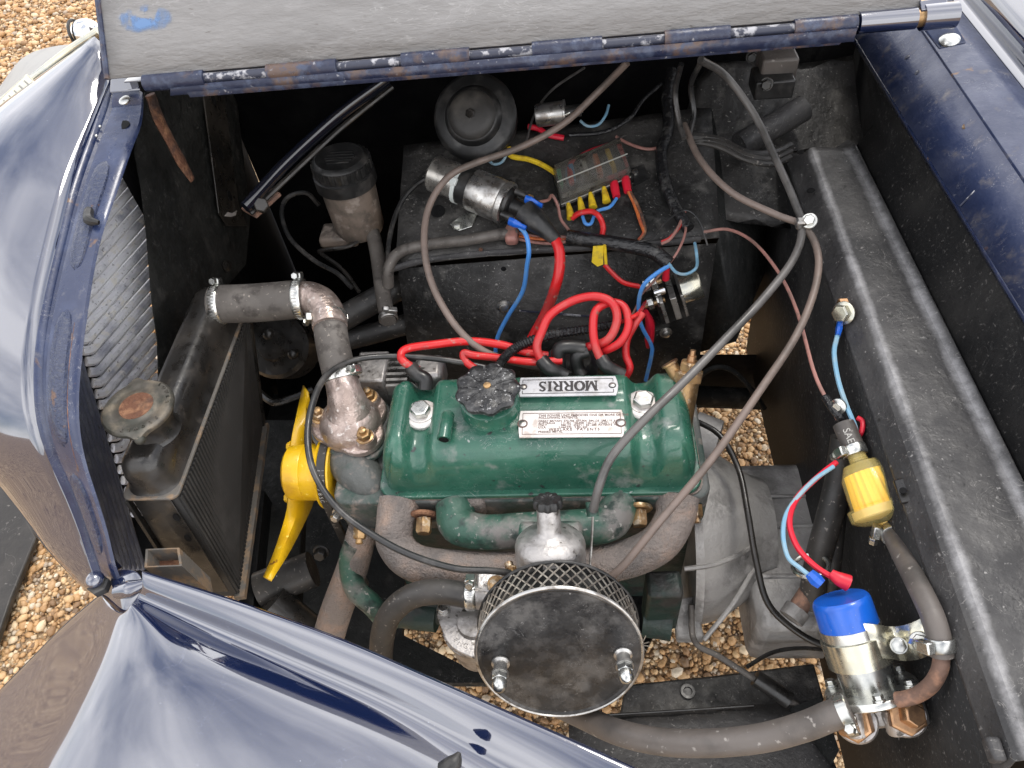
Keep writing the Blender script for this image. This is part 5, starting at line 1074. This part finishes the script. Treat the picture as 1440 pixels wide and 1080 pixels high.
wire('ignition_lead', 'dusty red plug lead in a tight loop near the solenoid', 'red_dusty', [(848, 512, .80), (836, 486, .82), (833, 458, .835), (840, 436, .845), (858, 424, .85), (876, 433, .845), (885, 458, .835), (872, 482, .82), (845, 494, .80), (838, 492, .79)], 12, 'ignition lead', n=12)
wire('battery_cable', 'faded red cable curving down from the solenoid boot behind the cover', 'red_dusty', [(904, 440, .84), (893, 455, .83), (882, 478, .81), (880, 500, .79), (886, 515, .78), (880, 530, .765)], 11, 'cable', n=12)
for lab, pts, w_ in (('black plug boot beside the thermostat housing', [(578, 517, .802), (588, 528, .80), (598, 534, .797), (598, 548, .788)], 21), ('black plug boot behind the start of the name plate', [(762, 507, .803), (772, 518, .80), (786, 525, .79), (796, 530, .785)], 21), ('black plug boot behind the end of the name plate', [(846, 505, .803), (853, 515, .80), (866, 523, .79), (876, 528, .785)], 20), ('upright black distributor boot with a red lead', [(822, 490, .805), (800, 488, .808), (786, 492, .806), (786, 512, .785), (789, 528, .77)], 20), ('shorter upright black distributor boot', [(826, 494, .800), (812, 500, .797), (812, 516, .78), (818, 528, .77)], 19)):
    wire('plug_boot', lab, 'black_plastic', pts, w_, 'plug boot', n=14)
dcap = tag(MB().lathe(P(800, 535, z=.70), (0, .15, 1), [(0, .045), (.03, .045), (.045, .035), (.05, .01)], 28).build('distributor_cap', 'black_plastic'), 'black distributor cap behind the name plate', 'distributor')
# corrugated conduit
cq = spline(QS([(700, 518, .80), (712, 500, .808), (735, 484, .81), (775, 471, .81), (820, 464, .81), (862, 457, .815)]), 18)
cm = MB(); dense = cq
rad_ = [(.0062 if i % 2 else .0078) for i in range(len(dense))]
cm.tube(dense, rad_, 10, 1); tag(cm.build('corrugated_conduit', 'tape', smooth=20), 'black corrugated conduit rising behind the oil filler cap', 'conduit')
wire('wire', 'thin red wire leaving the corrugated conduit for the solenoid', 'red_wire', [(862, 457, .815), (880, 450, .83), (898, 440, .84), (908, 425, FACE, .05)], 6)

# ------------------------------------------------------------------ loom on the footwell
T = TOP
wire('wire', 'blue wire dropping from the coil down the footwell face', 'blue_wire', [(730, 318, T, .06), (740, 332, T, .045), (744, 352, T, .03), (742, 372, FACE, .02), (735, 410, FACE, .018), (714, 445, FACE, .02), (700, 475, FACE, .03), (696, 505, FACE, .04)], 6.5)
wire('wire', 'yellow wire entering the coil end of the fuse box', 'yellow_plain', [(716, 208, T, .012), (720, 220, T, .012), (742, 225, T, .012), (765, 233, T, .014), (786, 247, T, .022)], 7.5)
wire('wire', 'red wire entering the back of the fuse box', 'red_boot', [(806, 252, T, .03), (804, 236, T, .025), (812, 222, T, .018), (832, 211, T, .014), (856, 204, T, .012)], 7)
wire('wire', 'short red sleeve near the bright canister', 'red_boot', [(743, 178, T, .01), (757, 181, T, .012), (772, 189, T, .012), (793, 194, T, .010)], 8)
wire('wire', 'pink wire from the coil to the taped loom', 'pink_wire', [(758, 284, T, .055), (770, 281, T, .045), (777, 276, T, .035), (784, 290, T, .025), (790, 308, T, .018), (801, 325, T, .012)], 4.5)
wire('wire', 'red bridge wire looping below the yellow crimps', 'red_wire', [(804, 307, T, .014), (815, 299, T, .022), (830, 297, T, .026), (843, 304, T, .024), (848, 318, T, .016), (846, 334, T, .010)], 8)
wire('wire', 'light blue wire looping below the fuse box', 'blue_wire', [(867, 279, T, .014), (858, 290, T, .018), (840, 297, T, .012), (832, 312, T, .012), (822, 314, T, .012), (819, 304, T, .013)], 5)
for k, lab in enumerate(('orange wire hanging from the last fuse box crimp', 'brown-orange wire paired with the orange wire under the fuse box')):
    wire('wire', lab, 'orange_wire' if k == 0 else 'rust', [(883 + 2 * k, 268, T, .014), (893 + 4 * k, 288, T, .012), (901 + 4 * k, 312, T, .010), (904 + 2 * k, 328, T, .010), (898, 338, T, .008)], 5)
wire('wire', 'thin grey wire crossing behind the fuse box', 'grey_cable', [(820, 228, T, .03), (840, 212, T, .02), (862, 198, T, .014), (880, 190, T, .01)], 2.5)
wire('wire', 'brown wire running from the fuse box to the dark loom', 'pink_wire', [(866, 192, T, .008), (885, 203, T, .006), (910, 208, T, .006), (935, 206, T, .006)], 4.5)
wire('wire', 'blue wire tucked beside the horn', 'blue_pale', [(683, 222, T, .008), (695, 230, T, .008), (706, 226, T, .010), (714, 214, T, .012)], 4)
wire('wire', 'small blue wire loop behind the bright canister', 'blue_pale', [(816, 170, T, .012), (826, 176, T, .012), (842, 174, T, .012), (852, 162, T, .012), (856, 148, T, .012)], 4)
for k, (lab, dy_) in enumerate((('upper bare copper-brown wire entering the taped loom', 0), ('middle bare copper-brown wire entering the taped loom', 4), ('lower bare copper-brown wire entering the taped loom', 8))):
    wire('wire', lab, 'pink_wire' if k != 1 else 'orange_wire', [(728, 328 + dy_, T, .012), (755, 334 + dy_ * .8, T, .014), (780, 333 + dy_, T, .012), (806, 334 + dy_ * .5, T, .012)], 4.5)
wire('loom_sleeve', 'grey-brown fabric loom sleeve along the footwell rim', 'hose_brown', [(546, 402, T, -.02), (547, 376, T, .006), (562, 355, T, .012), (600, 344, T, .014), (655, 338, T, .014), (700, 330, T, .014), (728, 328, T, .014)], 23, 'sleeve', n=14, flat=.7)
tag(MB().box(TOP.at(720, 330, .016), (.022, .032, .022), ((TOP.at(740, 330) - TOP.at(700, 330)).normalized(), TOP.n.cross((TOP.at(740, 330) - TOP.at(700, 330)).normalized()), TOP.n)).build('loom_band', 'pink_wire', bevel=.006), 'brown tape band at the end of the loom sleeve', 'tape band')
wire('taped_loom', 'black taped wiring loom below the fuse box', 'tape', [(798, 333, T, .014), (830, 338, T, .016), (862, 342, T, .016), (895, 348, T, .014), (920, 355, T, .012), (942, 372, T, .012)], 21, 'wiring loom', n=14)
wire('taped_loom', 'black taped loom climbing the wall right of the fuse box', 'tape', [(968, 322, T, .014), (950, 292, T, .012), (935, 255, T, .012), (930, 215, T, .012), (940, 180, T, .012), (938, 140, T, .012), (945, 100, T, .014)], 17, 'wiring loom', n=12)
wire('taped_loom', 'flat black loom crossing from the canister up to the hinge', 'tape', [(800, 190, T, .008), (850, 184, T, .010), (885, 165, T, .012), (905, 140, T, .012), (930, 118, T, .012)], 6, 'wiring loom')
tg = tag(MB().prism([FACE.at(a, b, .022) for a, b in ((834, 346), (848, 345), (848, 371), (840, 374), (832, 368))], FACE.n * .002).build('paper_tag', 'paper_yellow'), 'yellow tape tag hanging below the taped loom', 'tag')
wire('wire', 'yellowed wire sleeve beside the yellow tape tag', 'yellow_plain', [(850, 345, FACE, .022), (851, 358, FACE, .022), (852, 372, FACE, .022)], 5)
wire('wire', 'red wire from the yellow tag to the solenoid', 'red_wire', [(850, 372, FACE, .022), (860, 385, FACE, .03), (878, 397, FACE, .04), (900, 403, FACE, .048)], 7)
for k, lab in enumerate(('upper red wire fanning from the taped loom', 'lower pink-red wire fanning from the taped loom')):
    wire('wire', lab, 'red_dusty' if k == 0 else 'pink_wire', [(930, 340 + 3 * k, T, .014), (942, 334 + 2 * k, T, .018), (955, 318 + k, T, .02), (963, 298, T, .016)], 4.5)
wire('wire', 'thin pink wire dropping from the loom past the solenoid', 'pink_wire', [(962, 296, T, .014), (965, 325, T, .02), (955, 350, T, .025), (940, 372, FACE, .05), (918, 395, FACE, .06), (900, 415, FACE, .062), (894, 430, FACE, .06), (884, 452, FACE, .06)], 3.5)
wire('wire', 'bright blue wire looping round the solenoid to behind the cover', 'blue_wire', [(940, 374, FACE, .055), (922, 386, FACE, .065), (906, 400, FACE, .068), (898, 425, FACE, .068), (902, 455, FACE, .07), (914, 485, FACE, .07), (916, 498, FACE, .07), (908, 535, FACE, .07)], 6)
wire('wire', 'pale blue wire arching beside the solenoid can', 'blue_pale', [(940, 370, FACE, .055), (950, 382, FACE, .058), (966, 385, FACE, .056), (978, 376, FACE, .05), (980, 358, T, .03), (977, 342, T, .02)], 4.5)
wire('wire', 'fine black wire looping from the loom past the solenoid', 'black_cable', [(880, 342, T, .022), (915, 335, T, .026), (940, 310, T, .03), (965, 295, T, .03), (985, 310, T, .03), (995, 345, T, .02)], 2.6)
wire('wire', 'pale blue wire near the bright canister', 'grey_cable', [(740, 200, T, .01), (752, 160, T, .02), (775, 128, T, .03), (822, 95, T, .03)], 3.5)

# ------------------------------------------------------------------ long control cables
wire('speedometer_cable', 'brown armoured cable looping over the coil and down behind the engine', 'tan_cable', [(882, 88, 1.05), (840, 130, 1.0), (790, 175, .965), (730, 207, .945), (670, 228, .935), (630, 250, .925), (604, 290, .90), (596, 340, .875), (605, 395, .85), (630, 445, .83), (662, 480, .81), (700, 503, .79), (780, 522, .76)], 10, 'cable', n=12)
wire('control_cable', 'thick grey control cable sweeping across the rocker cover', 'grey_cable', [(985, 84, 1.06), (1020, 105, 1.02), (1060, 160, .97), (1090, 225, .935), (1118, 285, .91), (1128, 320, .90), (1115, 362, .895), (1075, 420, .885), (1015, 484, .87), (960, 538, .86), (905, 592, .85), (862, 640, .83), (842, 680, .81), (834, 718, .775)], 11.5, 'cable', n=12)
wire('control_cable', 'tan control cable sweeping past the rear of the engine to the carburettor', 'tan_cable', [(962, 175, .95), (985, 225, .935), (1030, 270, .92), (1090, 300, .91), (1128, 318, .90), (1148, 350, .895), (1147, 400, .885), (1120, 470, .87), (1070, 550, .85), (1000, 645, .82), (930, 730, .78), (880, 790, .74), (852, 818, .72)], 10.5, 'cable', n=12)
cl_ = tag(MB().box(P(1130, 314, z=.908), (.022, .014, .014)).build('cable_clip', 'steel', bevel=.003), 'steel clip holding two cables to the bulkhead ledge', 'clip')
bolt(cl_, P(1138, 311, z=.912), (-.3, -.5, .8), .008, .006, 1.4, 'zinc')
wire('control_cable', 'glossy black cable looping round the thermostat housing to the carburettor', 'black_cable', [(690, 518, .79), (630, 508, .80), (560, 503, .81), (500, 506, .825), (462, 525, .84), (441, 565, .845), (432, 615, .84), (442, 665, .83), (475, 715, .81), (525, 755, .79), (580, 782, .77), (640, 798, .75), (690, 804, .735), (718, 806, .725)], 9.5, 'cable', n=12)
wire('cable', 'dark cable rising from behind the ledge to the hinge', 'black_cable', [(985, 88, 1.05), (972, 120, 1.0), (975, 160, .96), (968, 195, .94)], 8, 'cable')
wire('cable', 'black cable dropping from the hinge beside the taped loom', 'black_cable', [(958, 90, 1.05), (950, 130, 1.0), (955, 170, .965), (962, 195, .95)], 8, 'cable')
for k in range(3):
    wire('heater_pipe', ('thickest', 'middle', 'thinnest')[k] + ' dark rubber pipe in the bundle behind the ledge end', 'rubber', [(968, 192 + 3 * k, .93 - .006 * k), (1010, 196 + 5 * k, .92), (1050, 215 + 5 * k, .91), (1085, 216 + 7 * k, .905), (1112, 205 + 8 * k, .90)], 12 - 2 * k, 'pipe', 'dark pipes bundled behind the ledge')
wire('wire', 'thin pink wire hanging from the loom to the fuel filter', 'pink_wire', [(990, 326, .83), (1025, 324, .84), (1060, 340, .85), (1095, 385, .855), (1120, 440, .85), (1145, 520, .84), (1162, 562, .83), (1178, 590, .82)], 5)
wire('wire', 'dirty brown wire crossing beside the bell housing', 'tank_black', [(970, 588, .66), (1010, 612, .66), (1038, 660, .65), (1050, 720, .64), (1062, 790, .62), (1082, 850, .60), (1125, 890, .58), (1175, 915, .57)], 9, 'cable', n=10)

# ------------------------------------------------------------------ fuel filter, pump and their plumbing
LZ = .80
es = tag(MB().box(P(1188, 437, z=.862), (.014, .034, .016)).build('earth_bracket', 'copper_nut', bevel=.002), 'small copper earth bracket bolted to the ledge edge', 'bracket')
bolt(es, P(1187, 440, z=.872), (-.75, -.5, .4), .012, .010, 1.3, 'zinc_yellow')
tag(MB().tube([P(1181, 452, z=.862), P(1180, 462, z=.858), P(1178, 472, z=.855)], [.006, .008, .006], 8, flat=.6).build('crimp_connector', 'blue_plastic'), 'blue crimp ring connector under the earth bolt', 'connector')
wire('wire', 'pale blue earth wire dropping to the fuel filter', 'blue_pale', [(1178, 470, .855), (1173, 495, .85), (1178, 535, .845), (1192, 572, .835), (1203, 602, .825), (1203, 622, .81)], 7)
wire('wire', 'short red wire loop beside the filter hose', 'red_boot', [(1205, 587, .83), (1212, 593, .83), (1213, 606, .825), (1205, 618, .81)], 7)
wire('cable', 'taped black wire end above the filter hose', 'tape', [(1160, 558, .83), (1170, 575, .83), (1182, 588, .825), (1190, 600, .815)], 12, 'cable')
tag(MB().lathe(P(1180, 571, z=.835), (-.7, -.6, .4), [(0, .010), (.003, .010), (.005, .006), (.007, .005)], 16).build('grommet_screw', 'zinc'), 'round screw head on the black bulkhead above the fuel filter', 'screw')
f0_, f1_ = P(1186, 596, z=.825), P(1205, 640, z=.815)
sh = thing('filter_hose', f0_, 'short dark rubber hose above the yellow fuel filter', 'hose')
RFH = rp(30, f1_)
MB().tube([f0_, f0_.lerp(f1_, .5), f1_], RFH, 18).build('hose_wall', 'hose_grey', sh)
clamp(sh, P(1201, 634, z=.8165), f1_ - f0_, RFH, .013, (-.8, -.5, .1))
fdir = (f1_ - f0_).normalized(); fd2 = fdir.cross((Vector(CAM) - f0_).normalized()).normalized()
text('hose_lettering', 'SAE J', .012, 'print_grey', (f0_ + f1_) / 2 + (Vector(CAM) - f0_).normalized() * (RFH + .0004) - fdir * .002, fdir, (fdir.cross((Vector(CAM) - f0_).normalized())) * -1, sh, .0001)
ff = thing('fuel_filter', P(1228, 700, z=.78), 'amber see-through inline fuel filter with pleated yellow paper', 'fuel filter')
g0, g1 = P(1206, 644, z=.815), P(1252, 748, z=.785); gd = (g1 - g0).normalized(); GL = (g1 - g0).length; RG = rp(77, g0.lerp(g1, .6))
MB().lathe(g0, gd, [(-.012, RG * .30), (GL * .05, RG * .34), (GL * .08, RG * .62), (GL * .25, RG * .88), (GL * .50, RG * .94), (GL * .62, RG * .96), (GL * .64, RG * 1.12), (GL * .78, RG * 1.12), (GL * .82, RG * .96), (GL * .86, RG * .70), (GL * .88, RG * .30)], 40).build('filter_shell', 'filter_plastic', ff)
pz = []
for t, s_ in ((.20, .74), (.60, .86), (.66, .86)):
    A, U, V = basis(gd); pz.append([g0 + A * GL * t + (U * math.cos(a) + V * math.sin(a)) * RG * s_ * (.96 + .04 * math.cos(20 * a)) for a in np.linspace(0, 2 * math.pi, 108, endpoint=False)])
MB().loft(pz, True, True).build('filter_paper', 'filter_paper', ff)
MB().lathe(g0 + gd * GL * .66, gd, [(0, RG * .98), (GL * .10, RG * 1.0), (GL * .13, RG * .80), (GL * .15, RG * .3)], 36).build('filter_cup', 'fuel_cloudy', ff)
MB().lathe(g0 + gd * GL * .87, gd, [(0, RG * .30), (GL * .14, RG * .26)], 18).build('outlet_spout', 'fuel_cloudy', ff)
oh = thing('fuel_hose', P(1320, 900, z=.76), 'grey rubber fuel hose curving from the filter down to the pump', 'hose')
ohp = QS([(1253, 748, .788), (1268, 778, .815), (1292, 825, .848), (1312, 868, .858), (1322, 905, .852), (1324, 922, .845)])
RO = rp(31, ohp[2]); MB().tube(ohp, RO, 18).build('hose_wall', 'hose_grey', oh)
clamp(oh, ohp[0] + (ohp[1] - ohp[0]) * .12, ohp[1] - ohp[0], RO, .013, (-.9, -.3, .3)); clamp(oh, P(1322, 906, z=.852), ohp[-1] - ohp[-2], RO, .013, (-1, .1, .5))
wire('fuel_pipe', 'rusty bent steel pipe between the hose and the pump union', 'rusty_steel', [(1324, 915, .848), (1322, 940, .838), (1310, 962, .820), (1292, 976, .802), (1275, 982, .792), (1262, 984, .785)], 22, 'pipe', n=14)
pp_ = thing('fuel_pump', P(1215, 960, z=.70), 'blue capped zinc fuel pump bracketed to the bulkhead', 'fuel pump')
p0_, p1_ = P(1181, 840, z=.80), P(1222, 962, z=.745); pdv = (p1_ - p0_).normalized(); PL = (p1_ - p0_).length; RP = rp(80, p0_.lerp(p1_, .4))
MB().lathe(p0_, pdv, [(0, RP * .90), (.0015, RP * .95), (.004, RP * .985), (.007, RP), (PL * .33, RP * 1.01)], 44).build('pump_cap', 'blue_plastic', pp_)
MB().lathe(p0_ + pdv * PL * .32, pdv, [(0, RP * 1.03), (PL * .13, RP * 1.03), (PL * .14, RP * .98), (PL * .75, RP * .92)], 44).build('pump_body', 'zinc', pp_)
MB().lathe(p0_ + pdv * PL * .44, pdv, [(0, RP * 1.05), (0, RP * 1.12), (PL * .30, RP * 1.12), (PL * .30, RP * 1.05)], 44, caps=False).build('pump_strap', 'zinc_yellow', pp_)
ec = p0_ + pdv * PL * .59; bxp = [P(1212, 900, z=.800), P(1240, 902, z=.802), P(1262, 905, z=.792), P(1285, 902, z=.812), P(1308, 892, z=.825)]
wd2 = pdv * (PL * .19)
MB().loft([[q_ - wd2 for q_ in resample(bxp, 12)], [q_ + wd2 for q_ in resample(bxp, 12)]]).build('strap_arm', 'zinc_yellow', pp_, solid=.002)
nbp = (Vector(CAM) - bxp[1]).normalized()
bolt(pp_, P(1264, 908, z=.803), nbp, .0075, .005, 1.15, 'zinc', 'strap_bolt'); bolt(pp_, P(1293, 902, z=.826), nbp, .0075, .007, 1.3, 'zinc', 'strap_bolt')
fl_ = p0_ + pdv * PL * 1.02
MB().lathe(fl_, pdv, [(0, RP * 1.50), (.002, RP * 1.55), (.007, RP * 1.55), (.009, RP * 1.48)], 48).build('pump_flange', 'zinc', pp_)
A_, U_, V_ = basis(pdv)
for k in range(6):
    a = 2 * math.pi * k / 6 + .35; bolt(pp_, fl_ + (U_ * math.cos(a) + V_ * math.sin(a)) * RP * 1.36, -pdv, .0055, .005, 1.2, 'zinc', 'flange_screw')
side = pdv.cross(nbp).normalized()
if side.dot(P(1300, 960, z=.78) - P(1200, 960, z=.78)) < 0: side = -side
for s_, mt2 in ((-1, 'zinc'), (1, 'zinc')):
    cx = fl_ + pdv * .034 + side * s_ * RP * .78 + nbp * .006
    MB().lathe(cx - nbp * .03, nbp, [(0, RP * .72), (.040, RP * .72), (.043, RP * .66)], 30).build('valve_housing', 'alloy', pp_)
    MB().hexa(cx + nbp * .012, nbp + side * s_ * .25, RP * .64, .014).build('union_nut', 'copper_nut', pp_, bevel=.0008)
    MB().hexa(cx + nbp * .022 + side * s_ * .004, nbp + side * s_ * .6, RP * .40, .014).build('union_nut', 'copper_nut', pp_, bevel=.0008)
MB().box(fl_ + pdv * .030, (.030, .014, .030), (pdv, side, nbp)).build('valve_web', 'alloy', pp_, bevel=.003)
for a, b in ((1205, 1025), (1262, 1022), (1290, 1008)):
    q_ = P(a, b, z=.735); MB().lathe(q_ - pdv * .02, pdv, [(0, .011), (.024, .012), (.026, .011)], 18).build('mounting_boss', 'alloy', pp_)
clm = MB().box(P(1193, 1015, z=.752), (.016, .012, .012)); clm.build('hose_clip_screw', 'zinc', pp_, bevel=.002)
ih = wire('fuel_hose', 'thick dark fuel hose running from the pump along the chassis', 'hose_grey', [(1196, 998, .765), (1170, 1006, .755), (1130, 1022, .73), (1070, 1038, .70), (1000, 1045, .68), (930, 1043, .66), (870, 1030, .64), (820, 1008, .60), (770, 985, .57)], 37, 'hose', n=18)
clamp(ih, P(1188, 1000, z=.762), P(1170, 1006, z=.755) - P(1196, 998, z=.765), rp(37, P(1188, 1000, z=.762)), .012, (-.2, -1, -.2))
wire('wire', 'crimson wire bowing from the filter clamp to the fuel pump', 'red_boot', [(1176, 650, .81), (1150, 668, .81), (1120, 700, .81), (1110, 735, .81), (1122, 768, .808), (1145, 795, .806), (1172, 812, .806), (1190, 820, .805)], 8.5)
wire('wire', 'pale blue wire bowing from the filter clamp to the fuel pump', 'blue_pale', [(1172, 656, .812), (1140, 678, .812), (1110, 715, .812), (1101, 745, .812), (1108, 780, .81), (1125, 800, .808), (1142, 812, .806)], 6.5)
tag(MB().tube([P(1138, 806, z=.807), P(1147, 815, z=.806), P(1155, 822, z=.805)], [.006, .008, .0065], 8).build('crimp_connector', 'blue_plastic'), 'blue crimp connector on top of the fuel pump', 'connector')
tag(MB().tube([P(1168, 806, z=.808), P(1180, 814, z=.807), P(1193, 820, z=.805)], [.005, .008, .0095], 10).build('terminal_sleeve', 'red_boot'), 'crimson sleeve on the fuel pump terminal', 'connector')
for lab, pts, w_ in (('dark hose running down the bulkhead behind the filter clamp', [(1188, 615, .79), (1178, 680, .74), (1163, 740, .70), (1150, 790, .66), (1140, 850, .60)], 36), ('thinner dark hose beside the fuel pump', [(1195, 640, .74), (1180, 720, .70), (1172, 790, .66), (1168, 830, .62)], 22)):
    wire('heater_hose', lab, 'rubber', pts, w_, 'hose', n=14)
hc2 = tag(MB().ring(P(1140, 796, z=.68), (.3, -.5, -1), .022, .003).build('hose_clip', 'zinc'), 'zinc clip round the hose behind the fuel pump', 'clip')
ux = thing('brake_union', P(1125, 850, z=.60), 'rusty pipe union beside the gearbox', 'union')
MB().cyl(P(1118, 862, z=.60), P(1142, 826, z=.62), .013).build('union_body', 'rusty_steel', ux); MB().cyl(P(1112, 870, z=.595), P(1122, 856, z=.60), .017).build('union_nut', 'gearbox_alloy', ux)
# clutch rod and dirty cables low on the near side
wire('clutch_rod', 'dirty grey clutch rod slanting down beside the bell housing', 'hose_brown', [(972, 850, .52), (977, 902, .49), (1010, 925, .48), (1055, 950, .47), (1095, 975, .46), (1130, 998, .45)], 9, 'rod', n=10)
wire('cable', 'dark sleeve on the slanting clutch rod', 'tank_black', [(1062, 953, .472), (1085, 968, .466), (1110, 985, .46)], 24, 'sleeve', n=12)
wire('cable', 'thin dark cable over the gravel near the rail', 'tank_black', [(1050, 938, .46), (1085, 918, .46), (1125, 912, .46), (1175, 915, .46)], 6, 'cable')
wire('cable', 'grey support rod angled under the bell housing', 'gearbox_alloy', [(1060, 800, .53), (1030, 850, .52), (990, 900, .49)], 7, 'rod')
